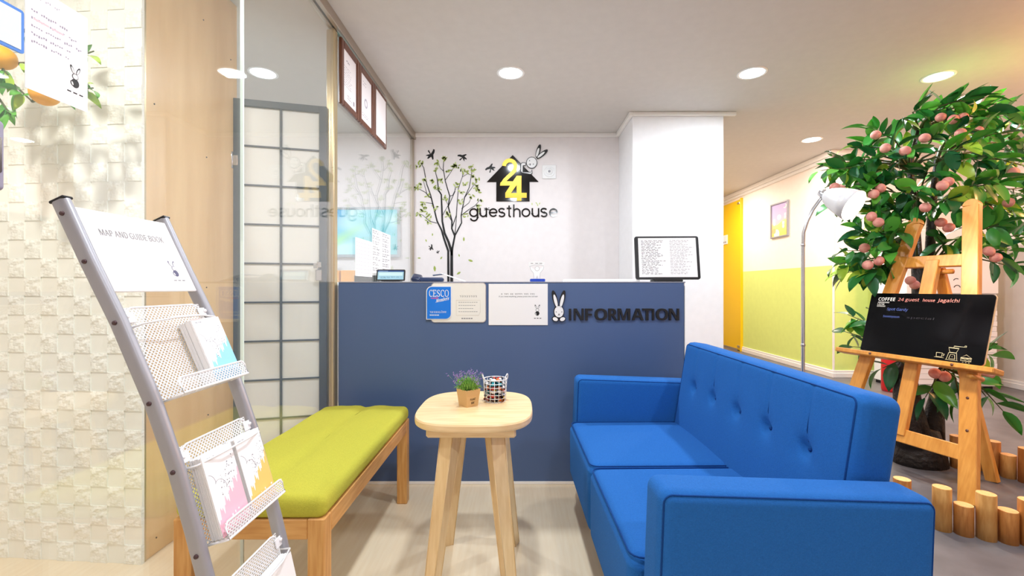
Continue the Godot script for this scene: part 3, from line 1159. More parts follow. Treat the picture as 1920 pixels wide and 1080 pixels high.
	for k in [[898, 284, 6], [946, 327, 6], [905, 329, 8], [888, 330, 4], [905, 345, 4]]:
		prism(s, ell(E.call(k[0], k[1]), k[2] * e, k[2] * e, 0, 10), 0.014, 0.015)
	obj("rabbit_features", s, M.ink, t)
	# guesthouse lettering, drawn as strokes; x height 113 units
	t = thing("guesthouse_sign", "glossy black guesthouse lettering under the house emblem", "sign", Vector3(-0.055, 1.795, BACK))
	var G := {
		"g": [arc(Vector2(0.44, 0.5), 0.42, 0, 360, 26), [Vector2(0.88, 1.0), Vector2(0.88, 0.0)] + arc(Vector2(0.47, 0.0), 0.41, 0, -160, 12)],
		"u": [[Vector2(0.1, 1.0), Vector2(0.1, 0.42)] + arc(Vector2(0.45, 0.42), 0.35, 180, 360, 12) + [Vector2(0.8, 1.0)], [Vector2(0.8, 0.6), Vector2(0.8, 0.0)]],
		"e": [[Vector2(0.08, 0.5), Vector2(0.88, 0.5)] + arc(Vector2(0.48, 0.5), 0.41, 8, 325, 24)],
		"s": [squash(arc(Vector2(0.36, 0.74), 0.22, 25, 270, 12) + arc(Vector2(0.36, 0.29), 0.23, 90, -155, 12))],
		"t": [[Vector2(0.28, 1.3), Vector2(0.28, 0.25)] + arc(Vector2(0.45, 0.22), 0.17, 180, 280, 6), [Vector2(0.02, 0.98), Vector2(0.52, 0.98)]],
		"h": [[Vector2(0.08, 1.42), Vector2(0.08, 0.0)], [Vector2(0.08, 0.5)] + arc(Vector2(0.42, 0.58), 0.34, 180, 0, 12) + [Vector2(0.76, 0.0)]],
		"o": [arc(Vector2(0.46, 0.5), 0.42, 0, 360, 26)],
	}
	var at := [["g", 142], ["u", 262], ["e", 385], ["s", 505], ["t", 608], ["h", 690], ["o", 800], ["u", 922], ["s", 1038], ["e", 1146]]
	for k in at:
		s = begin(false)
		for st in G[k[0]]:
			var pts := []
			for v in st: pts.append(Vector2((k[1] - 680.0 + v.x * 113.0) * e, (795.0 - 993.0 + v.y * 113.0) * e))
			ribbon(s, pts, [17.5 * e], 0, 0.006 + 0.0002 * G[k[0]].find(st))
		obj("letter", s, M.mirror_black, t)
	s = begin(false)
	for k in [[930, 825, 0.1], [1000, 840, 0.5], [1025, 820, -0.6], [985, 815, 0.9]]:
		prism(s, leaf_outline(E.call(k[0], k[1]), 34 * e, k[2] + PI / 2), 0, 0.002)
	obj("sprout", s, M.leaf_print2, t)
	# small square wall speaker
	t = thing("wall_speaker", "small square white speaker plate on the back wall right of the emblem", "speaker", Vector3(0.277, 2.06, BACK))
	s = begin(false)
	span(s, Vector3(-0.062, -0.062, 0), Vector3(0.062, 0.062, 0.012), 0.004)
	obj("plate", s, M.white, t)
	s = begin()
	var fx := Transform3D(Basis(Vector3.RIGHT, PI / 2), Vector3(0, 0.002, 0.012))
	lathe(s, [[0.05, 0.0], [0.048, 0.006], [0.043, 0.006], [0.041, 0.002], [0.03, 0.002], [0.028, 0.008], [0.02, 0.01], [0.0, 0.011]], 28, fx)
	obj("cone", s, M.white_metal, t)
	s = begin()
	lathe(s, [[0.012, 0.009], [0.010, 0.013], [0.0, 0.014]], 16, fx)
	obj("nozzle", s, M.alu, t)


func squash(a: Array) -> Array:
	var o := []
	for v in a: o.append(Vector2((v.x - 0.36) * 1.4 + 0.37, v.y))
	return o


func leaf_outline(p: Vector2, l: float, a: float) -> Array:
	var o := []
	for v in [[0, 0], [0.2, 0.16], [0.5, 0.22], [0.8, 0.12], [1, 0], [0.8, -0.12], [0.5, -0.2], [0.2, -0.14]]:
		o.append(p + Vector2((v[0] - 0.5) * l, v[1] * l).rotated(a))
	return o


func counter_things() -> void:
	var top := 1.05
	# framed house rules on a stand
	var t := thing("document_stand", "black framed two page document stand at the right end of the counter", "document stand", Vector3(0.793, top, -2.42), deg_to_rad(-3))
	var tilt := Transform3D(Basis(Vector3.RIGHT, deg_to_rad(-10)), Vector3(0, 0.012, 0.02))
	var s := begin(false)
	prism(s, rounded(0.338, 0.236, 0.012), -0.006, 0.004, tilt.translated_local(Vector3(0, 0.118, 0)))
	obj("frame", s, M.black, t)
	var im := page(512, 352, c8(250, 250, 252))
	for r in 12:
		lines(im, 26, 22 + r * 26, 240, 2, 11, 6, c8(60, 60, 66), 0.98)
		lines(im, 280, 20 + r * 26, 490, 2, 11, 5, c8(130, 130, 138), 0.98)
	var o := mesh_node("page", sheet(0.304, 0.214, 0.002), print_mat(im), t)
	o.transform = tilt.translated_local(Vector3(0.002, 0.119, 0.005))
	s = begin(false)
	span(s, Vector3(-0.075, 0, -0.06), Vector3(0.07, 0.012, 0.05), 0.003)
	span(s, Vector3(-0.07, 0.01, 0.0), Vector3(0.065, 0.03, 0.016), 0.003)
	beam(s, Vector3(0, 0.006, -0.055), Vector3(0, 0.13, -0.012), Vector3.RIGHT, 0.05, 0.006)
	obj("foot", s, M.black_matt, t)
	# white tray
	s = begin(false)
	span(s, Vector3(-0.2, 0, -0.09), Vector3(0.2, 0.014, 0.05), 0.003)
	o = one("paper_stack", s, M.paper, "flat white paper stack on the counter left of the document stand", "paper")
	o.position = Vector3(0.45, top, -2.47)
	# white figure on a blue block
	t = thing("figurine", "small white cutout figure raising a banner on a blue block", "figurine", Vector3(0.102, top, -2.42))
	s = begin(false)
	span(s, Vector3(-0.04, 0, -0.018), Vector3(0.04, 0.016, 0.018), 0.003)
	obj("block", s, M.deep_blue, t)
	s = begin(false)
	prism(s, [Vector2(-0.021, 0.016), Vector2(-0.006, 0.016), Vector2(-0.002, 0.034), Vector2(0.0, 0.016), Vector2(0.012, 0.016), Vector2(0.014, 0.046), Vector2(0.03, 0.066), Vector2(0.034, 0.082), Vector2(0.026, 0.08), Vector2(0.006, 0.064), Vector2(-0.012, 0.064), Vector2(-0.034, 0.078), Vector2(-0.04, 0.086), Vector2(-0.036, 0.064), Vector2(-0.02, 0.046)], -0.003, 0.003)
	prism(s, ell(Vector2(-0.002, 0.07), 0.012, 0.012, 0, 16), -0.0035, 0.0035)
	obj("body", s, M.white, t)
	s = begin(false)
	ribbon(s, [Vector2(-0.02, 0.018), Vector2(-0.021, 0.046), Vector2(-0.037, 0.066), Vector2(-0.04, 0.084)], [0.0012], 0.003, 0.0034)
	ribbon(s, [Vector2(0.012, 0.018), Vector2(0.014, 0.046), Vector2(0.03, 0.066), Vector2(0.034, 0.08)], [0.0012], 0.003, 0.0034)
	ribbon(s, [Vector2(-0.005, 0.018), Vector2(-0.002, 0.034), Vector2(0.0, 0.018)], [0.0012], 0.003, 0.0034)
	ribbon(s, ell(Vector2(-0.002, 0.07), 0.012, 0.012, 0, 16), [0.0012], 0.0035, 0.0038, Transform3D(), true)
	obj("outline", s, M.grey_ink, t)
	s = begin(false)
	prism(s, [Vector2(-0.046, 0.080), Vector2(-0.02, 0.088), Vector2(0.02, 0.088), Vector2(0.034, 0.082), Vector2(0.04, 0.104), Vector2(0.02, 0.11), Vector2(-0.02, 0.11), Vector2(-0.048, 0.104)], 0.0036, 0.006)
	obj("banner", s, M.white, t)
	s = begin(false)
	for k in [[-0.036, 0.012], [-0.012, 0.014], [0.01, 0.014]]:
		span(s, Vector3(k[0], 0.096, 0.006), Vector3(k[0] + k[1], 0.1, 0.0065), 0)
	ribbon(s, [Vector2(-0.044, 0.081), Vector2(-0.02, 0.0895), Vector2(0.02, 0.0895), Vector2(0.034, 0.0835)], [0.0012], 0.006, 0.0065)
	obj("banner_print", s, M.grey_ink, t)
	# telephone
	t = thing("desk_phone", "dark blue desk telephone on the counter before the tree sticker", "telephone", Vector3(-0.49, top, -2.46), deg_to_rad(8))
	s = begin()
	soft_box(s, Vector3(0.17, 0.022, 0.15), 0.01, Vector3i(2, 1, 2), Transform3D(Basis(), Vector3(0.0, 0.012, 0)))
	obj("base", s, mat(c8(20, 44, 84), 0.35), t)
	s = begin()
	soft_box(s, Vector3(0.05, 0.024, 0.16), 0.011, Vector3i(1, 1, 3), Transform3D(Basis(Vector3.FORWARD, 0.2), Vector3(-0.055, 0.034, 0)), func(p: Vector3, _d: Vector3) -> Vector3: return p + Vector3(0, 0.012 * cos(p.z * 38.0) - 0.012, 0))
	obj("handset", s, mat(c8(16, 34, 70), 0.25), t)
	s = begin(false)
	box(s, Vector3(0.06, 0.032, 0), Vector3(0.06, 0.004, 0.1), Transform3D(Basis(Vector3.FORWARD, -0.12), Vector3.ZERO), 0.001)
	obj("keypad", s, mat(c8(70, 96, 140), 0.4), t)
	s = begin(false)
	box(s, Vector3.ZERO, Vector3(0.13, 0.004, 0.1), Transform3D(Basis(Vector3.FORWARD, 0.32), Vector3(0, 0.026, 0)), 0.001)
	o = one("leaning_paper", s, M.paper, "white sheet leaning on the right side of the desk telephone", "paper")
	o.position = Vector3(-0.355, top - 0.001, -2.47)
	# small monitor
	t = thing("tablet_screen", "small black framed screen standing at the left end of the counter", "screen", Vector3(-0.69, top + 0.003, -2.46), deg_to_rad(4))
	var lean := Transform3D(Basis(Vector3.RIGHT, deg_to_rad(-14)), Vector3(0, 0.002, 0.02))
	s = begin(false)
	prism(s, rounded(0.152, 0.062, 0.006), -0.008, 0.0, lean.translated_local(Vector3(0, 0.033, 0)))
	obj("casing", s, M.black, t)
	im = page(256, 160, c8(150, 190, 206))
	im.fill_rect(Rect2i(0, 0, 256, 22), c8(40, 70, 130))
	im.fill_rect(Rect2i(10, 5, 90, 8), c8(140, 170, 210))
	im.fill_rect(Rect2i(12, 32, 232, 60), c8(190, 220, 224))
	lines(im, 30, 110, 230, 2, 18, 8, c8(50, 90, 110))
	var sm := print_mat(im, 0.2)
	sm.emission_enabled = true
	sm.emission = Color.WHITE
	sm.emission_energy_multiplier = 0.125
	sm.emission_operator = BaseMaterial3D.EMISSION_OP_MULTIPLY
	sm.emission_texture = sm.albedo_texture
	o = mesh_node("screen", sheet(0.138, 0.05, 0.001), sm, t)
	o.transform = lean.translated_local(Vector3(0, 0.033, 0.0008))
	s = begin(false)
	span(s, Vector3(-0.05, 0, -0.06), Vector3(0.05, 0.006, 0.02), 0.002)
	beam(s, Vector3(0, 0.004, -0.05), Vector3(0, 0.04, -0.004), Vector3.RIGHT, 0.03, 0.006)
	obj("stand", s, M.black_matt, t)


func office_things() -> void:
	# things seen through the glass at the left end of the counter
	var im := page(512, 400, c8(150, 222, 228))
	for y in 400:
		for x in 512:
			var a := sin(x * 0.011 + sin(y * 0.02) * 1.3) + cos(y * 0.017 - x * 0.004)
			var c := c8(104, 204, 218).lerp(c8(190, 236, 240), clampf(a * 0.5 + 0.4, 0, 1))
			var b := absf((x - 250) * 0.7 + (y - 150)) / 70.0
			c = c.lerp(c8(170, 236, 150), clampf(1.0 - b, 0, 1) * 0.8 * clampf(1.3 - x / 240.0, 0, 1))
			if x < 150: c = c.lerp(c8(60, 160, 226), clampf((150.0 - x) / 130.0, 0, 1) * clampf(1.0 - y / 230.0, 0, 1) * 1.4)
			if y > 240 and x > 250: c = c.lerp(c8(130, 206, 210), 0.6)
			im.set_pixel(x, y, c)
	var t := thing("wall_screen", "wide wall screen with a pale turquoise picture behind the glass", "screen", Vector3(-1.39, 1.515, BACK))
	var s := begin(false)
	span(s, Vector3(-0.33, -0.225, 0), Vector3(0.33, 0.225, 0.03), 0.004)
	obj("casing", s, mat(c8(178, 186, 192), 0.4), t)
	var sm := print_mat(im, 0.25)
	sm.emission_enabled = true
	sm.emission = Color.WHITE
	sm.emission_energy_multiplier = 0.12
	sm.emission_operator = BaseMaterial3D.EMISSION_OP_MULTIPLY
	sm.emission_texture = sm.albedo_texture
	var o := mesh_node("screen", sheet(0.61, 0.40, 0.002), sm, t)
	o.position = Vector3(0, 0, 0.031)
	var al := AreaLight3D.new()
	al.name = "screen_light"
	al.light_color = Color(0.7, 0.95, 1.0)
	al.light_energy = 0.06
	al.area_size = Vector2(0.6, 0.4)
	al.area_range = 8.0
	al.shadow_enabled = true
	al.position = Vector3(0, 0, 0.034)
	al.rotation.y = PI
	t.add_child(al)
	t = thing("office_desk", "long white office desk behind the glass below the wall screen", "desk", Vector3(-1.75, 0, -3.85))
	s = begin(false)
	span(s, Vector3(-0.8, 1.035, -0.22), Vector3(0.78, 1.06, 0.3), 0.003)
	obj("desktop", s, M.white, t)
	s = begin(false)
	span(s, Vector3(-0.78, 0, -0.2), Vector3(-0.74, 1.035, 0.28), 0.003)
	span(s, Vector3(0.72, 0, -0.2), Vector3(0.76, 1.035, 0.28), 0.003)
	obj("leg_panel", s, M.white, t)
	for k in 2:
		s = begin(false)
		span(s, Vector3(-0.06, 0, -0.05), Vector3(0.055, 0.1, 0.05), 0.003)
		o = one("orange_box", s, mat(c8(236, 170, 92), 0.6), ["orange carton on the desk behind the glass, left of two", "orange carton on the desk behind the glass, right of two"][k], "box", "orange cartons")
		o.position = Vector3(-1.52 + k * 0.13, 1.06, -3.75)
	t = thing("drawer_organizer", "white drawer organizer on the office desk behind the glass", "organizer", Vector3(-1.7, 1.06, -3.7))
	s = begin(false)
	span(s, Vector3(-0.12, 0, -0.1), Vector3(0.1, 0.44, 0.1), 0.003)
	obj("casing", s, M.white, t)
	for k in 4:
		s = begin(false)
		span(s, Vector3(-0.112, 0.012 + k * 0.106, 0.1), Vector3(0.092, 0.104 + k * 0.106, 0.106), 0.003)
		obj("drawer", s, M.paper, t)
	s = begin(false)
	span(s, Vector3(-0.16, 0, -0.1), Vector3(0.16, 0.055, 0.1), 0.004)
	o = one("dark_case", s, M.black_matt, "flat dark case behind the glass at the left end of the counter", "case")
	o.position = Vector3(-1.13, 1.06, -3.66)
	# certificates on the glass, room side
	for k in 3:
		t = thing("certificate_frame", ["walnut framed certificate on the glass nearest the brass post", "middle one of three walnut framed certificates with a round seal", "walnut framed blank white sheet farthest from the brass post"][k], "picture frame", Vector3(-0.944, 2.163, -2.512 - k * 0.27), PI / 2, "framed certificates under the ceiling track")
		s = begin(false)
		var w := 0.134
		var h := 0.175
		span(s, Vector3(-w, -h, 0), Vector3(-w + 0.034, h, 0.018), 0.004)
		span(s, Vector3(w - 0.034, -h, 0), Vector3(w, h, 0.018), 0.004)
		span(s, Vector3(-w + 0.034, h - 0.034, 0), Vector3(w - 0.034, h, 0.018), 0.004)
		span(s, Vector3(-w + 0.034, -h, 0), Vector3(w - 0.034, -h + 0.034, 0.018), 0.004)
		obj("frame", s, M.walnut, t)
		im = page(256, 360, c8(240, 236, 238))
		if k == 0:
			lines(im, 70, 60, 190, 1, 20, 12, c8(110, 100, 110))
			lines(im, 30, 110, 230, 9, 16, 5, c8(150, 146, 156))
			lines(im, 90, 290, 200, 2, 18, 6, c8(130, 126, 136))
			im.fill_rect(Rect2i(200, 292, 22, 30), c8(150, 140, 150))
		elif k == 1:
			lines(im, 60, 50, 200, 2, 22, 7, c8(150, 146, 156))
			for y in 360:
				for x in 256:
					var d := Vector2(x - 128, y - 200).length()
					if d > 22 and d < 36: im.set_pixel(x, y, c8(176, 172, 186))
			lines(im, 40, 290, 220, 2, 16, 6, c8(130, 126, 136))
		o = mesh_node("certificate", sheet(0.2 if k < 2 else 0.21, 0.29 if k < 2 else 0.295, 0.001), print_mat(im), t)
		o.position = Vector3(0, 0, 0.008 if k < 2 else 0.02)
	# papers taped to the office side of the glass
	im = page(256, 300, c8(246, 244, 248))
	for r in 9:
		for c in 8:
			im.fill_rect(Rect2i(10 + c * 30, 24 + r * 30, 28, 1), c8(140, 126, 146))
			im.fill_rect(Rect2i(10 + c * 30, 24 + r * 30, 1, 28), c8(150, 136, 156))
			im.fill_rect(Rect2i(16 + c * 30, 30 + r * 30, 9, 5), c8(150, 120, 150))
	o = mesh_node("calendar_sheet", sheet(0.30, 0.225, 0.001), print_mat(im))
	tag(o, "white grid calendar sheet on the glass left of the list", "paper", "sheets on the office glass")
	o.position = Vector3(-0.9455, 1.2, -2.78)
	o.rotation.y = PI / 2
	im = page(256, 300, c8(248, 246, 248))
	for c in 2:
		for r in 8:
			lines(im, 8 + c * 128, 10 + r * 36, 120 + c * 128, 2, 14, 6, c8(90, 86, 94), 0.95)
	o = mesh_node("list_sheet", sheet(0.42, 0.29, 0.001), print_mat(im))
	tag(o, "white two column list sheet on the glass above the small screen", "paper", "sheets on the office glass")
	o.position = Vector3(-0.9455, 1.26, -3.14)
	o.rotation.y = PI / 2


# ---------------------------------------------------------------- seating
func sofa() -> void:
	var t := thing("sofa", "bright blue fabric two seat sofa with a button tufted back", "sofa", Vector3(0.55, 0, -1.535), deg_to_rad(1.0))
	var s := begin()
	soft_box(s, Vector3(0.50, 0.12, 1.03), 0.015, Vector3i(1, 1, 1), Transform3D(Basis(), Vector3(-0.02, 0.235, 0)))
	obj("base", s, M.blue_dark, t)
	for k in [-1.0, 1.0]:
		s = begin()
		soft_box(s, Vector3(0.53, 0.245, 0.519), 0.035, Vector3i(8, 2, 8), Transform3D(Basis(), Vector3(-0.047, 0.2975, k * 0.26)), func(p: Vector3, d: Vector3) -> Vector3:
			var q := p
			if d.y > 0.3: q.y += 0.010 * (1.0 - pow(absf(p.z) / 0.26, 2.0)) * (1.0 - pow(absf(p.x) / 0.27, 4.0)) - 0.004
			return q)
		obj("seat_cushion", s, M.blue, t)
		s = begin()
		var e := []
		for v in rounded(0.516, 0.505, 0.03, 4):
			e.append(Vector3(v.x - 0.047, 0.4125, v.y + k * 0.26))
		tube(s, e, [0.0022], 6, true)
		obj("seam", s, M.blue_dark, t)
	# arms: slightly lower towards the back
	for k in [-1.0, 1.0]:
		var ax := Transform3D(Basis(Vector3.BACK, deg_to_rad(-2.2)), Vector3(0.0, 0.386, k * 0.572))
		s = begin()
		soft_box(s, Vector3(0.57, 0.43, 0.108), 0.026, Vector3i(6, 5, 1), ax)
		obj("armrest", s, M.blue, t)
		s = begin()
		for side in [-1.0, 1.0]:
			var e := []
			for v in rounded(0.552, 0.412, 0.017, 5):
				e.append(ax * Vector3(v.x, v.y, side * 0.0475))
			tube(s, e, [0.0022], 6, true)
		obj("seam", s, M.blue_dark, t)
	# back
	var buttons := [-0.371, -0.193, -0.008, 0.171, 0.351]
	var bh := 0.50
	var bx := Transform3D(Basis(Vector3.BACK, deg_to_rad(-9.0)), Vector3(0.235, 0.525, 0.0))
	var by := 0.065
	s = begin()
	soft_box(s, Vector3(0.105, bh, 1.03), 0.03, Vector3i(2, 30, 80), bx, func(p: Vector3, d: Vector3) -> Vector3:
		if d.x > -0.5: return p
		var q := p
		var sink := 0.0
		for b in buttons:
			var dz: float = p.z - b
			var dy := p.y - by
			var rr := dz * dz + dy * dy
			sink += 0.017 * exp(-rr / 0.00035) + 0.006 * exp(-rr / 0.0025)
			if p.y > by: sink += 0.004 * exp(-dz * dz / 0.00005)
			var side := absf(absf(dz) - absf(dy) * 2.2)
			if dy < 0.02: sink += 0.006 * exp(-side * side / 0.00012) * exp(-rr / 0.0022)
		q.x += sink - 0.006
		return q)
	obj("backrest", s, M.blue, t)
	for b in buttons:
		s = begin()
		ball(s, bx * Vector3(-0.0375, by, b), Vector3(0.004, 0.005, 0.007), 12, 6)
		obj("button", s, M.blue_dark, t)
		s = begin()
		tube(s, [bx * Vector3(-0.044, by + 0.02, b), bx * Vector3(-0.0535, by + 0.05, b), bx * Vector3(-0.0535, bh / 2 - 0.035, b), bx * Vector3(-0.049, bh / 2 - 0.016, b)], [0.0012], 5)
		obj("seam", s, M.blue_dark, t)
	s = begin()
	var e := []
	for v in rounded(1.0, bh - 0.03, 0.016, 5):
		e.append(bx * Vector3(-0.0545, v.y, v.x))
	tube(s, e, [0.0022], 6, true)
	obj("seam", s, M.blue_dark, t)
	for k in [[-0.22, -0.5], [0.2, -0.5], [-0.22, 0.5], [0.2, 0.5]]:
		s = begin()
		lathe(s, [[0.0, 0.0], [0.014, 0.0], [0.022, 0.18], [0.0, 0.18]], 14, Transform3D(Basis(), Vector3(k[0], 0, k[1])))
		obj("leg", s, M.oak_y, t)


func bench() -> void:
	var t := thing("bench", "low wooden bench with an olive green padded seat beside the glass", "bench", Vector3(-0.731, 0, -1.705))
	var hx := 0.206
	var hz := 0.478
	var s := begin()
	soft_box(s, Vector3(hx * 2, 0.062, hz * 2), 0.024, Vector3i(16, 2, 18), Transform3D(Basis(), Vector3(0, 0.419, 0)), func(p: Vector3, d: Vector3) -> Vector3:
		var q := p
		if d.y > 0.2:
			var wob := 0.006 * sin(p.z * 9.0)
			q.y += 0.008 * (1.0 - pow(absf(p.x) / hx, 2)) - 0.010 * exp(-pow(p.x - wob, 2) / 0.0005)
			q.y += 0.0012 * sin(p.x * 60.0 + p.z * 21.0)
		return q)
	obj("cushion", s, M.olive, t)
	s = begin()
	var e := []
	for i in 41:
		var z := lerpf(-hz + 0.03, hz - 0.03, i / 40.0)
		e.append(Vector3(0.006 * sin(z * 9.0), 0.4468, z))
	tube(s, e, [0.0013], 5)
	obj("seam", s, mat(c8(112, 112, 20), 0.9), t)
	for k in [-1.0, 1.0]:
		s = begin(false)
		span(s, Vector3(k * (hx - 0.012) - 0.011, 0.335, -hz + 0.05), Vector3(k * (hx - 0.012) + 0.011, 0.39, hz - 0.05))
		obj("side_rail", s, M.oak_z, t)
		s = begin(false)
		span(s, Vector3(-hx + 0.048, 0.335, k * (hz - 0.014) - 0.011), Vector3(hx - 0.048, 0.39, k * (hz - 0.014) + 0.011))
		obj("end_rail", s, M.oak_x, t)
	for k in [[-1, -1], [1, -1], [-1, 1], [1, 1]]:
		s = begin(false)
		beam(s, Vector3(k[0] * (hx - 0.024), 0, k[1] * (hz - 0.025)), Vector3(k[0] * (hx - 0.024), 0.392, k[1] * (hz - 0.025)), Vector3.RIGHT, 0.047, 0.048)
		obj("leg", s, M.oak_y, t)


func side_table() -> void:
	var t := thing("side_table", "pale pine side table with splayed legs between bench and sofa", "table", Vector3(-0.15, 0, -1.61))
	var pts := []
	for i in 72:
		var a := TAU * i / 72
		var c := cos(a)
		var d := sin(a)
		pts.append(Vector2(signf(c) * pow(absf(c), 0.62) * 0.199, signf(d) * pow(absf(d), 0.62) * 0.228))
	var s := begin(false)
	var prof := [[0.975, 0.574], [0.996, 0.578], [1.0, 0.583], [1.0, 0.595], [0.988, 0.6]]
	s.set_smooth_group(0)
	for i in 72:
		var j := (i + 1) % 72
		var A: Vector2 = pts[i]
		var B: Vector2 = pts[j]
		for k in 4:
			var p0: Array = prof[k]
			var p1: Array = prof[k + 1]
			s.set_smooth_group(k + 2)
			quad(s, Vector3(B.x * p0[0], p0[1], B.y * p0[0]), Vector3(A.x * p0[0], p0[1], A.y * p0[0]), Vector3(A.x * p1[0], p1[1], A.y * p1[0]), Vector3(B.x * p1[0], p1[1], B.y * p1[0]))
	s.set_smooth_group(1)
	for i in 72:
		var A: Vector2 = pts[i]
		var B: Vector2 = pts[(i + 1) % 72]
		tri(s, Vector3(0, 0.6, 0), Vector3(B.x * 0.988, 0.6, B.y * 0.988), Vector3(A.x * 0.988, 0.6, A.y * 0.988))
		tri(s, Vector3(0, 0.574, 0), Vector3(A.x * 0.975, 0.574, A.y * 0.975), Vector3(B.x * 0.975, 0.574, B.y * 0.975))
	obj("tabletop", s, M.pale_flat, t)
	for k in [-1.0, 1.0]:
		s = begin(false)
		box(s, Vector3(0, 0.559, k * 0.165), Vector3(0.285, 0.03, 0.03), Transform3D(), 0.006)
		obj("apron", s, M.pale_flat, t)
		s = begin(false)
		box(s, Vector3(k * 0.125, 0.559, 0), Vector3(0.03, 0.03, 0.298), Transform3D(), 0.003)
		obj("apron", s, M.pale_flat, t)
	for k in [[-1, -1], [1, -1], [-1, 1], [1, 1]]:
		s = begin(false)
		var a := Vector3(k[0] * 0.131, 0, k[1] * 0.195)
		var b := Vector3(k[0] * 0.068, 0.572, k[1] * 0.115)
		var y := (b - a).normalized()
		var x := (Vector3(1, 0, -0.5 * k[0] * k[1]) - y * Vector3(1, 0, -0.5 * k[0] * k[1]).dot(y)).normalized()
		# a leg that widens upwards
		var z := x.cross(y)
		var ring := func(c: Vector3, r: float) -> Array: return [c + (x + z) * r, c + (x - z) * r, c - (x + z) * r, c - (x - z) * r]
		var lo: Array = ring.call(a, 0.0165)
		var hi: Array = ring.call(b, 0.025)
		for m in 4:
			quad(s, lo[(m + 1) % 4], lo[m], hi[m], hi[(m + 1) % 4])
		quad(s, lo[0], lo[1], lo[2], lo[3])
		for m in 4:
			tube(s, [lo[m] * 0.985 + a * 0.015, hi[m] * 0.985 + b * 0.015], [0.0022], 6)
		obj("leg", s, M.pale_leg, t)


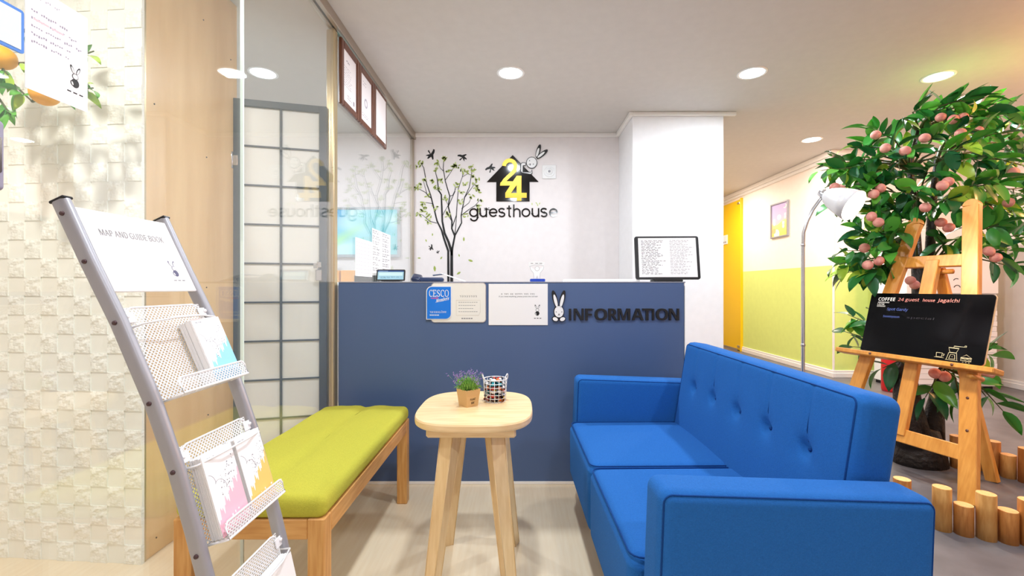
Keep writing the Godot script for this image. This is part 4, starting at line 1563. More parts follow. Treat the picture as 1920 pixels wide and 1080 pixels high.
func table_things() -> void:
	var t := thing("plant_box", "kraft coloured PLANT BOX pot of green herbs with lilac flowers", "potted plant", Vector3(-0.178, 0.6, -1.615), deg_to_rad(42))
	t.scale = Vector3(0.83, 0.88, 0.83)
	var s := begin(false)
	var ring := func(r: float, y: float) -> Array: return [Vector3(-r, y, r), Vector3(r, y, r), Vector3(r, y, -r), Vector3(-r, y, -r)]
	var prof := [[0.029, 0.0], [0.034, 0.045], [0.0345, 0.046], [0.037, 0.068], [0.032, 0.068], [0.030, 0.054]]
	for i in prof.size() - 1:
		var A: Array = ring.call(prof[i][0], prof[i][1])
		var B: Array = ring.call(prof[i + 1][0], prof[i + 1][1])
		for k in 4:
			quad(s, A[k], A[(k + 1) % 4], B[(k + 1) % 4], B[k])
	var A0: Array = ring.call(0.029, 0.0)
	quad(s, A0[3], A0[2], A0[1], A0[0])
	var obj_pot := obj("pot", s, M.kraft, t)
	var tl := Transform3D(Basis(Vector3.RIGHT, -0.11), Vector3.ZERO)
	for k in [["PLANT", 0.028, -0.014], ["BOX", 0.015, -0.007]]:
		var o := mesh_node("lettering", words(k[0], 0.0085, 0.0006, false, "Droid Sans", k[1]), M.ink, obj_pot)
		o.position = Vector3(k[2], 0.026 if k[0] == "PLANT" else 0.012, 0.0325 if k[0] == "PLANT" else 0.031)
		o.rotation.x = 0.11
	s = begin(false)
	span(s, Vector3(-0.031, 0.05, -0.031), Vector3(0.031, 0.057, 0.031), 0)
	obj("soil", s, M.trunk, t)
	var herb := begin(false)
	var fl := begin(false)
	for i in 420:
		var a := rng.randf() * TAU
		var sp := sqrt(rng.randf())
		var base := Vector3(cos(a) * 0.024 * sp, 0.055, sin(a) * 0.024 * sp)
		var lean := Vector3(cos(a), 0, sin(a)) * sp * rng.randf_range(0.02, 0.05)
		var h := rng.randf_range(0.03, 0.078) * (1.0 - 0.25 * sp)
		var tip := base + lean + Vector3(0, h, 0)
		var w := Vector3(-sin(a), 0.3, cos(a)).normalized() * 0.0022
		var mid := base.lerp(tip, 0.6) + Vector3(0, 0.004, 0)
		tri(herb, base - w * 0.5, base + w * 0.5, mid)
		quad(herb, mid - w, base.lerp(tip, 0.4), mid + w, tip)
		quad(herb, mid - w.rotated(Vector3.UP, 1.3), mid - lean * 0.2, mid + w.rotated(Vector3.UP, 1.3) * 2.0, tip + Vector3(w.x, -0.006, w.z) * 2.0)
		if i % 7 == 0:
			var top := base + lean * 1.35 + Vector3(0, h + 0.018, 0)
			tube(herb, [tip, top], [0.0005], 3)
			for k in 4:
				ball(fl, top + Vector3(rng.randf_range(-0.006, 0.006), rng.randf_range(-0.008, 0.004), rng.randf_range(-0.006, 0.006)), Vector3.ONE * rng.randf_range(0.0014, 0.0026), 5, 3)
	tag(obj("foliage", herb, M.herb, t), "", "", "", "stuff")
	tag(obj("blossoms", fl, M.flower, t), "", "", "", "stuff")
	# wire basket with wrapped candies
	var at := Vector3(-0.086, 0.6, -1.676)
	t = thing("wire_basket", "small round white wire basket of wrapped sweets beside the plant box", "basket", at)
	s = begin()
	for k in 7:
		var y := 0.002 + k * 0.0135
		var r := 0.038 + 0.005 * k / 6.0
		var e := []
		for i in 28: e.append(Vector3(cos(TAU * i / 28) * r, y, sin(TAU * i / 28) * r))
		tube(s, e, [0.0018 if k == 6 else 0.0011], 5, true)
	for i in 16:
		var a := TAU * i / 16
		tube(s, [Vector3(cos(a) * 0.0385, 0.002, sin(a) * 0.0385), Vector3(cos(a) * 0.0435, 0.083, sin(a) * 0.0435)], [0.0011], 5)
	for i in 6:
		var x := -0.034 + i * 0.0136
		var r := sqrt(0.0385 * 0.0385 - x * x)
		tube(s, [Vector3(x, 0.002, -r), Vector3(x, 0.002, r)], [0.0011], 5)
	obj("cage", s, M.wire_white, t)
	for g in [0.35, 2.9]:
		s = begin()
		var c := Vector3(cos(g) * 0.043, 0.083, sin(g) * 0.043)
		var e := []
		for i in 13:
			var a := PI * i / 12
			e.append(c + Vector3(-sin(g), 0, cos(g)) * cos(a) * 0.013 + Vector3(cos(g) * 0.25, 1, sin(g) * 0.25) * sin(a) * 0.021)
		tube(s, e, [0.0018], 6)
		obj("handle", s, M.wire_white, t)
	var colors := [["red", c8(196, 40, 34)], ["teal", c8(40, 160, 176)], ["white", c8(238, 238, 240)], ["orange", c8(222, 110, 40)], ["dark brown", c8(70, 40, 40)], ["yellow", c8(226, 190, 70)], ["blue", c8(40, 84, 160)]]
	var protos := []
	for c in colors:
		s = begin()
		ball(s, Vector3.ZERO, Vector3(0.0095, 0.006, 0.006), 10, 6)
		for g in [-1.0, 1.0]:
			var base := Vector3(g * 0.0085, 0, 0)
			for i in 6:
				var a := TAU * i / 6
				var b := TAU * (i + 1) / 6
				var p := base + Vector3(g * 0.007, cos(a) * 0.006, sin(a) * 0.006)
				var q := base + Vector3(g * (0.005 + 0.003 * (i % 2)), cos(b) * 0.006, sin(b) * 0.006)
				tri(s, base, p, q)
				tri(s, base, q, p)
		var o := one("wrapped_sweet", s, mat(c[1], 0.25), "wrapped sweet in %s foil inside the white wire basket" % c[0], "sweet", "wrapped sweets in the wire basket")
		protos.append(o)
	var k := 0
	for layer in 6:
		for i in (9 if layer < 5 else 6):
			var r := (0.029 if layer < 5 else 0.018) if i < 7 or layer == 5 else 0.009
			var a := TAU * i / (7.0 if i < 7 else 2.0) + layer * 0.9
			var pos := at + Vector3(cos(a) * r, 0.011 + layer * 0.0138, sin(a) * r)
			var ci: int = [5, 3, 4, 0, 6, 2, 3, 0, 4, 4, 0, 2, 1, 4, 0, 6, 1, 1, 2, 1, 0, 0, 2, 0, 2, 2][k % 26]
			if layer == 4: ci = 1 if i % 3 else 2
			if layer == 5: ci = [0, 0, 2, 3, 2, 2][i]
			var o: Node3D = protos[ci]
			if k >= 26 or o.has_meta("used"):
				o = dup(protos[ci], protos[ci].get_meta("label"), pos)
			else:
				o.set_meta("used", true)
			o.position = pos
			o.rotation = Vector3(rng.randf_range(-0.4, 0.4), a + PI / 2 + rng.randf_range(-0.4, 0.4), rng.randf_range(-0.3, 0.3))
			k += 1


# ---------------------------------------------------------------- brochure rack
func rail_x(y: float) -> float:
	var ys := [0.0, 0.25, 0.45, 0.511, 0.67, 0.80, 0.953, 1.069, 1.185]
	var xs := [-0.505, -0.548, -0.594, -0.609, -0.653, -0.698, -0.763, -0.820, -0.874]
	for i in 8:
		if y <= ys[i + 1]:
			return lerpf(xs[i], xs[i + 1], (y - ys[i]) / (ys[i + 1] - ys[i]))
	return xs[8]


func rack() -> void:
	var zl := -0.867
	var zr := -1.111
	var t := thing("brochure_rack", "leaning silver framed brochure rack with white mesh pockets by the glass", "rack", Vector3(-0.505, 0, (zl + zr) / 2))
	var off := -t.position
	for z in [zl, zr]:
		var s := begin()
		var ys := [0.0, 0.12, 0.25, 0.35, 0.45, 0.55, 0.67, 0.80, 0.953, 1.069, 1.185]
		var rings := []
		for i in ys.size():
			var d: float = ys[mini(i + 1, 10)] - ys[maxi(i - 1, 0)]
			var dx := rail_x(ys[mini(i + 1, 10)]) - rail_x(ys[maxi(i - 1, 0)])
			var up := Vector3(dx, d, 0).normalized()
			var f := Vector3(up.y, -up.x, 0)
			var ring := []
			for v in rounded(0.030, 0.020, 0.0085, 3):
				ring.append(off + Vector3(rail_x(ys[i]), ys[i], z) + f * v.x + Vector3(0, 0, v.y))
			rings.append(ring)
		var m: int = rings[0].size()
		for i in rings.size() - 1:
			for k in m:
				quad(s, rings[i][(k + 1) % m], rings[i][k], rings[i + 1][k], rings[i + 1][(k + 1) % m])
		var rail := obj("rail", s, M.alu, t)
		s = begin(false)
		var cap := Vector3(rail_x(1.185), 1.185, z) + off
		var cb := Basis(Vector3.BACK, atan2(0.055, 0.116))
		box(s, Vector3(0, 0.002, 0), Vector3(0.031, 0.006, 0.021), Transform3D(cb, cap), 0.002)
		obj("end_cap", s, M.black, rail)
		s = begin()
		for y in [1.160, 1.069, 0.953, 0.80, 0.67, 0.511]:
			for g in [-1.0, 1.0]:
				tube(s, [off + Vector3(rail_x(y), y, z + g * 0.0095), off + Vector3(rail_x(y), y, z + g * 0.0125)], [0.0048, 0.004], 10)
		obj("bolt", s, mat(c8(84, 62, 66), 0.5, 0.4), rail)
		s = begin(false)
		span(s, off + Vector3(-0.80, 0, z - 0.011), off + Vector3(-0.49, 0.014, z + 0.011), 0.004)
		obj("foot", s, M.alu, rail)
	var wz := absf(zr - zl) - 0.022
	var zm := (zl + zr) / 2
	# frame in which x runs along the rack, y up the lean and z out of it
	var at := func(y: float, y2: float) -> Transform3D:
		var v := Vector3(rail_x(y2) - rail_x(y), y2 - y, 0).normalized()
		return Transform3D(Basis(Vector3(0, 0, -1), v, Vector3(v.y, -v.x, 0)), off + Vector3(rail_x(y), y, zm))
	var sg: Transform3D = at.call(1.008, 1.175)
	var s := begin(false)
	span(s, Vector3(-wz / 2 - 0.004, 0.0, 0.004), Vector3(wz / 2 + 0.004, 0.183, 0.009), 0.002)
	var sign_ := obj("header_sign", s, M.paper, t)
	sign_.transform = sg
	var o := mesh_node("lettering", words("MAP AND GUIDE BOOK", 0.0145, 0.0006, false, "Droid Sans", 0.162), M.grey_ink, sign_)
	o.position = Vector3(-0.082, 0.125, 0.0093)
	var r := rabbit_figure(0.044)
	for k in 2:
		o = mesh_node("rabbit_print", r[k], [mat(c8(92, 90, 120), 0.6), M.paper][k], sign_)
		o.position = Vector3(0.072, 0.034, 0.009)
	s = begin(false)
	for k in 3: span(s, Vector3(0.056 + k * 0.013, 0.026, 0.009), Vector3(0.064 + k * 0.013, 0.0285, 0.0095), 0)
	obj("sign_print", s, M.grey_ink, sign_)
	# pockets
	for k in 3:
		var y0: float = [0.795, 0.515, 0.232][k]
		var px: Transform3D = at.call(y0, y0 + 0.18)
		var p := Node3D.new()
		p.name = "mesh_pocket" if k == 0 else "mesh_pocket_%03d" % k
		t.add_child(p)
		p.transform = px
		var bh := 0.20
		var n := wz / 2 - 0.006
		s = begin()
		lattice(s, -n, n, 0.0, bh, Transform3D(Basis(), Vector3(0, 0, 0.002)))
		lattice(s, -n, n, 0.0, 0.046, Transform3D(Basis(Vector3.RIGHT, PI / 2), Vector3(0, 0.0, 0.002)))
		lattice(s, -n, n, 0.0, 0.032, Transform3D(Basis(), Vector3(0, 0.0, 0.048)))
		tag(obj("wire_mesh", s, M.wire_white, p), "", "", "", "stuff")
		s = begin()
		var rim := [Vector3(-n, 0, 0.002)]
		rim.append_array([Vector3(-n, bh - 0.02, 0.002), Vector3(-n + 0.006, bh - 0.006, 0.002), Vector3(-n + 0.02, bh, 0.002), Vector3(n - 0.02, bh, 0.002), Vector3(n - 0.006, bh - 0.006, 0.002), Vector3(n, bh - 0.02, 0.002), Vector3(n, 0, 0.002)])
		tube(s, rim, [0.0022], 6, true)
		tube(s, [Vector3(-n, 0, 0.048), Vector3(-n, 0.024, 0.048), Vector3(-n + 0.008, 0.032, 0.048), Vector3(n - 0.008, 0.032, 0.048), Vector3(n, 0.024, 0.048), Vector3(n, 0, 0.048)], [0.0024], 6, true)
		for g in [-1.0, 1.0]: tube(s, [Vector3(g * n, 0, 0.002), Vector3(g * n, 0, 0.048)], [0.0022], 6)
		obj("rim_wire", s, M.wire_white, p)
		s = begin()
		tube(s, [Vector3(-n - 0.006, 0.156, 0.0), Vector3(-n, 0.156, 0.028), Vector3(-n * 0.4, 0.158, 0.044), Vector3(n * 0.4, 0.158, 0.044), Vector3(n, 0.156, 0.028), Vector3(n + 0.006, 0.156, 0.0)], [0.0022], 6)
		obj("retaining_bar", s, M.wire_white, p)
		for g in [-1.0, 1.0]:
			s = begin()
			box(s, Vector3(g * (n + 0.002), 0.178, 0.006), Vector3(0.034, 0.022, 0.003), Transform3D(), 0.001)
			tube(s, [Vector3(g * (n + 0.004), 0.18, 0.006), Vector3(g * (n + 0.004), 0.18, 0.011)], [0.005, 0.004], 8)
			obj("bracket", s, M.wire_white, p)
		# what the pocket holds: things of their own
		var P := t.transform * px
		if k == 0:
			map_stack(P * Vector3(0.056, 0.003, 0.008), px.basis, c8(150, 214, 246), "stack of pale blue and white guide maps in the top mesh pocket", 0.092, 0.15, 0.028)
		elif k == 1:
			map_stack(P * Vector3(-0.052, 0.003, 0.008), px.basis, c8(252, 196, 212), "stack of pink and white guide maps in the middle mesh pocket", 0.092, 0.165, 0.024)
			map_stack(P * Vector3(0.052, 0.003, 0.008), px.basis, c8(252, 206, 118), "stack of yellow and white guide maps in the middle mesh pocket", 0.092, 0.165, 0.024)
		else:
			map_stack(P * Vector3(0.01, 0.003, 0.008), px.basis, c8(246, 246, 248), "stack of plain white leaflets in the lowest mesh pocket", 0.17, 0.15, 0.026)


func lattice(s: SurfaceTool, x0: float, x1: float, y0: float, y1: float, xf: Transform3D) -> void:
	# expanded metal: two crossing sets of thin slanting strips, cut at the panel's edges
	s.set_smooth_group(FLAT)
	var pitch := 0.0072
	var w := 0.0011
	for g in [-1.0, 1.0]:
		var c := x0 - (y1 - y0) - 0.01
		while c < x1 + (y1 - y0) + 0.01:
			# the line x = c + g * (y - y0)
			var pts := []
			var lo := y0
			var hi := y1
			if g > 0:
				lo = maxf(y0, y0 + (x0 - c))
				hi = minf(y1, y0 + (x1 - c))
			else:
				lo = maxf(y0, y0 + (c - x1))
				hi = minf(y1, y0 + (c - x0))
			if hi - lo > 0.001:
				pts = [Vector2(c + g * (lo - y0), lo), Vector2(c + g * (hi - y0), hi)]
				ribbon(s, pts, [w * 2.0], -0.0005, 0.0005, xf)
			c += pitch * 1.3


func map_stack(at: Vector3, b: Basis, c: Color, label: String, w: float, h: float, d: float) -> void:
	var t := thing("map_stack", label, "brochures", at, 0.0, "guide maps in the brochure rack")
	t.transform = Transform3D(b, at)
	var s := begin(false)
	for i in 9:
		var z := d * i / 9.0
		var j := rng.randf_range(-0.0012, 0.0012)
		span(s, Vector3(-w / 2 + j, 0.0, z), Vector3(w / 2 + j, h - 0.002 + j, z + d / 9.0 - 0.0004), 0)
	obj("pages", s, M.paper, t)
	var im := page(192, 288, c8(248, 247, 248))
	if c.s > 0.05:
		for y in 288:
			for x in 192:
				var edge := 228.0 - x * 0.62 + 14.0 * sin(x * 0.16) + 8.0 * sin(x * 0.43)
				if y > edge: im.set_pixel(x, y, c)
		for i in 16:
			var x := rng.randi_range(70, 180)
			var y := rng.randi_range(230, 280)
			im.fill_rect(Rect2i(x, y, rng.randi_range(3, 12), rng.randi_range(3, 9)), c8(250, 248, 250))
		for i in 46:
			var x := rng.randi_range(60, 180)
			var y := int(228.0 - x * 0.62 - rng.randf_range(4, 90))
			im.fill_rect(Rect2i(x, y, rng.randi_range(2, 7), rng.randi_range(1, 4)), c8(120, 120, 132))
		var q := Vector2(12, 70)
		for i in 240:
			q += Vector2(0.45, 0.0) + Vector2(cos(i * 0.05), sin(i * 0.05) * 0.9) * 0.6 + Vector2(0, 0.25)
			im.fill_rect(Rect2i(int(q.x) % 190, int(q.y) % 286, 2, 1), c8(120, 118, 130))
		lines(im, 20, 14, 80, 1, 10, 5, c8(120, 120, 130))
	var o := mesh_node("cover", sheet(w, h, 0.001), print_mat(im, 0.35), t)
	o.position = Vector3(0, h / 2, d + 0.0003)


# ---------------------------------------------------------------- right side
func floor_lamp() -> void:
	var t := thing("floor_lamp", "slim steel floor lamp with a bent neck and a lit bell shade", "lamp", Vector3(1.425, STEP, -2.27))
	var s := begin()
	lathe(s, [[0.0, 0.0], [0.13, 0.0], [0.132, 0.012], [0.12, 0.02], [0.02, 0.026], [0.0, 0.026]], 32)
	obj("base", s, M.steel, t)
	s = begin()
	var e := [Vector3(0, 0.02, 0), Vector3(0, 0.4, 0), Vector3(0, 0.8, 0), Vector3(0, 1.12, 0), Vector3(0.003, 1.19, 0), Vector3(0.02, 1.25, 0.004), Vector3(0.045, 1.305, 0.008), Vector3(0.075, 1.35, 0.012), Vector3(0.10, 1.378, 0.015)]
	tube(s, e, [0.0085, 0.0085, 0.0085, 0.0085, 0.008], 12)
	for y in [0.36, 0.62, 1.12]:
		lathe(s, [[0.0085, y], [0.0105, y + 0.003], [0.0105, y + 0.011], [0.0085, y + 0.014]], 14)
	obj("pole", s, M.steel, t)
	var dir := Vector3(0.40, -0.52, 0.76).normalized()
	var x := dir.cross(Vector3.UP).normalized()
	var xf := Transform3D(Basis(x, -dir, x.cross(-dir)), Vector3(0.10, 1.378, 0.015))
	s = begin()
	lathe(s, [[0.0, 0.028], [0.016, 0.028], [0.022, 0.01], [0.024, -0.006]], 24, xf)
	obj("socket", s, M.steel, t)
	s = begin()
	lathe(s, [[0.024, -0.002], [0.040, -0.02], [0.055, -0.055], [0.067, -0.10], [0.075, -0.15], [0.073, -0.15], [0.065, -0.10], [0.053, -0.056], [0.038, -0.022], [0.022, -0.004]], 40, xf)
	var sm := mat(c8(226, 226, 230), 0.35, 0.2)
	sm.backlight_enabled = true
	sm.backlight = Color(0.25, 0.25, 0.25)
	obj("lamp_shade", s, sm, t)
	s = begin()
	ball(s, xf * Vector3(0, -0.105, 0), Vector3.ONE * 0.032, 18, 12)
	obj("bulb", s, glow(Color(1.0, 0.97, 0.86), 9.0), t)
	var l := OmniLight3D.new()
	l.name = "bulb_light"
	l.light_color = Color(1.0, 0.95, 0.82)
	l.light_energy = 0.65
	l.light_size = 0.03
	l.omni_range = 8.0
	l.omni_attenuation = 2.0
	l.shadow_enabled = true
	l.position = xf * Vector3(0, -0.105, 0)
	t.add_child(l)


func easel() -> void:
	var th := 1.2989
	var L := 0.2714
	var tp := tan(0.1401)
	var W := 0.6124
	var u := Vector3(cos(th), 0, sin(th))
	var n := Vector3(-sin(th), 0, cos(th))
	var w := Vector3(0, cos(L), 0) - sin(L) * n
	var nn := n * cos(L) + Vector3(0, sin(L), 0)
	var base := Vector3(1.8975, STEP, -1.9113)
	var t := thing("easel", "honey coloured pine easel standing in the ring of log stumps", "easel", base)
	var at := func(a: float, h: float, o := 0.0) -> Vector3: return a * u + h * w + o * nn
	var s := begin(false)
	beam(s, at.call(0, 0.0), at.call(-1.36 * tp, 1.36), u, 0.066, 0.03)
	var top: Vector3 = at.call(-1.36 * tp, 1.36)
	var fx := Transform3D(Basis(u, w, nn), top)
	prism(s, arc(Vector2(0, -0.002), 0.033, 0, 180, 10), -0.015, 0.015, fx)
	obj("stile", s, M.pine_y, t)
	s = begin(false)
	beam(s, at.call(-W, 0.0), at.call(-W + 1.30 * tp, 1.30), u, 0.066, 0.03)
	prism(s, arc(Vector2(0, -0.002), 0.033, 0, 180, 10), -0.015, 0.015, Transform3D(Basis(u, w, nn), at.call(-W + 1.30 * tp, 1.30)))
	obj("stile", s, M.pine_y, t)
	s = begin(false)
	var hu := 1.085
	beam(s, at.call(-W + hu * tp + 0.02, hu, 0.0), at.call(-hu * tp - 0.02, hu, 0.0), w, 0.06, 0.024)
	obj("upper_rail", s, M.pine_y, t)
	s = begin(false)
	beam(s, at.call(-W + 0.20 * tp + 0.02, 0.20, 0.0), at.call(-0.20 * tp - 0.02, 0.20, 0.0), w, 0.066, 0.024)
	obj("lower_rail", s, M.pine_y, t)
	s = begin(false)
	beam(s, at.call(-W * 0.5, 0.2, 0.004), at.call(-W * 0.5, 1.09, 0.004), u, 0.06, 0.03)
	obj("centre_post", s, M.pine_y, t)
	s = begin(false)
	beam(s, at.call(-0.655, 0.568, 0.05), at.call(0.045, 0.568, 0.05), w, 0.024, 0.072, 0.004)
	obj("ledge", s, M.pine_y, t)
	s = begin()
	for a in [-0.46, -0.1]:
		tube(s, [at.call(a, 0.568, 0.085), at.call(a, 0.568, 0.089)], [0.006], 10)
	for h in [0.3, 0.44]:
		tube(s, [at.call(-h * tp, h, 0.014), at.call(-h * tp, h, 0.0165)], [0.006], 10)
	obj("screw", s, M.walnut, t)
	s = begin()
	tube(s, [at.call(-0.05, 0.535, -0.03), at.call(-0.05, 0.535, 0.05)], [0.012], 12)
	obj("peg", s, M.pine_y, t)
	s = begin()
	tube(s, [at.call(-W * 0.5 - 0.04, 1.04, -0.03), at.call(-W * 0.5 + 0.07, 1.04, -0.03)], [0.012], 12)
	obj("peg", s, M.pine_y, t)
	# rear leg: hinged behind the upper rail
	s = begin(false)
	var foot := Vector3(2.236, STEP, -2.136) - base
	beam(s, foot, at.call(-W * 0.5, 1.06, -0.04), u, 0.05, 0.024)
	obj("rear_leg", s, M.pine_y, t)
	s = begin(false)
	var mid: Vector3 = foot.lerp(at.call(-W * 0.5, 1.06, -0.04), 0.62)
	beam(s, at.call(-W * 0.5, 0.93, -0.01), mid, u, 0.02, 0.02)
	obj("stay", s, M.log_side, t)
	# chalkboard on the ledge
	var bw := 0.535
	var bh := 0.321
	var o0: Vector3 = base + at.call(-0.553 + bw / 2, 0.586 + bh / 2, 0.03)
	t = thing("chalkboard", "black coffee menu board standing on the ledge of the pine easel", "menu board", o0)
	t.transform = Transform3D(Basis(u, w, nn), o0)
	s = begin(false)
	prism(s, rounded(bw, bh, 0.014), -0.008, 0.002)
	obj("wood_back", s, M.pale_flat, t)
	s = begin(false)
	prism(s, rounded(bw, bh, 0.014), 0.002, 0.006)
	obj("panel", s, M.board, t)
	var z := 0.0065
	var put := func(text: String, x: float, y: float, h: float, width: float, m: Material, bold := false, slant := 0.12) -> void:
		var o := mesh_node("lettering", words(text, h, 0.0006, bold, "Droid Sans", width), m, t)
		o.transform = Transform3D(Basis(Vector3.RIGHT, Vector3(slant, 1, 0), Vector3.BACK), Vector3(x, y, z))
	put.call("COFFEE", -0.226, 0.119, 0.0185, 0.084, M.chalk_white, true, 0.05)
	put.call("AMERICANO", -0.226, 0.107, 0.007, 0.058, M.chalk_white, true, 0.05)
	put.call("LATTE", -0.226, 0.0965, 0.007, 0.035, M.chalk_white, true, 0.05)
	put.call("ESPRESSO", -0.226, 0.086, 0.007, 0.042, M.chalk_white, true, 0.05)
	put.call("24 guest", -0.127, 0.120, 0.0165, 0.097, M.chalk_pink)
	put.call("house", -0.013, 0.120, 0.0145, 0.052, M.chalk_pink)
	put.call("Jagalchi", 0.05, 0.120, 0.0165, 0.087, M.chalk_pink)
	put.call("Spot Gardy", -0.172, 0.068, 0.014, 0.1, M.chalk_blue)
	put.call("Seomyeon", -0.185, 0.03, 0.011, 0.08, M.chalk_blue)
	put.call("special", -0.07, 0.03, 0.011, 0.12, M.chalk_faint)
	# grinder, cup and cake drawings
	s = begin(false)
	var D := func(a: Array, closed := false) -> void:
		var p := []
		for i in a.size() / 2: p.append(Vector2(a[2 * i] * 0.93 + 26.0, a[2 * i + 1]) * 0.001)
		ribbon(s, p, [0.0016], 0.006, 0.0068, Transform3D(), closed)
	D.call([108, -152, 160, -152])
	D.call([112, -150, 118, -118, 150, -118, 156, -150])
	D.call([122, -146, 126, -126, 143, -126, 147, -146], true)
	D.call([132, -136, 137, -136])
	D.call([122, -116, 148, -116, 156, -96, 114, -96], true)
	D.call([114, -94, 156, -94])
	D.call([135, -94, 135, -86, 178, -86])
	D.call([178, -86, 178, -80, 184, -80, 184, -86], true)
	D.call([60, -146, 100, -146])
	D.call([68, -143, 66, -124, 92, -124, 90, -143], true)
	D.call([92, -128, 100, -128, 98, -137, 91, -138])
	D.call([170, -148, 170, -136, 212, -136, 212, -148], true)
	D.call([170, -134, 190, -120, 214, -134], true)
	D.call([172, -142, 180, -139, 188, -143, 196, -139, 204, -143, 210, -140])
	D.call([178, -155, 184, -155])
	D.call([190, -155, 196, -155])
	D.call([202, -155, 208, -155])
	obj("chalk_drawing", s, M.chalk_cream, t)


func leaf_mesh(curl: float, fold: float) -> ArrayMesh: # one leaf along +y, 1 long
	var s := begin(true)
	var n := 6
	var A := []
	for i in n + 1:
		var f := float(i) / n
		var w := 0.21 * pow(sin(PI * pow(f, 0.8)), 0.85) if i < n and i > 0 else 0.0
		var y := f - curl * f * f * 0.2
		var zc := -curl * f * f * 0.45
		A.append([Vector3(-w, y, zc + fold * w), Vector3(0, y, zc), Vector3(w, y, zc + fold * w)])
	for i in n:
		var a: Array = A[i]
		var b: Array = A[i + 1]
		for k in 2:
			var p: Vector3 = a[k]
			var q: Vector3 = a[k + 1]
			var r: Vector3 = b[k + 1]
			var v: Vector3 = b[k]
			if i > 0: tri(s, p, q, r)
			if i < n - 1: tri(s, p, r, v)
			elif i == n - 1: tri(s, p, q, r)
	return done(s)


func leaf_at(p: Vector3, dir: Vector3, l: float, roll: float) -> Transform3D:
	var y := dir.normalized()
	var x := y.cross(Vector3.UP)
	x = x.normalized() if x.length() > 0.05 else Vector3.RIGHT
	x = x.rotated(y, roll)
	return Transform3D(Basis(x * l, y * l, x.cross(y) * l), p)


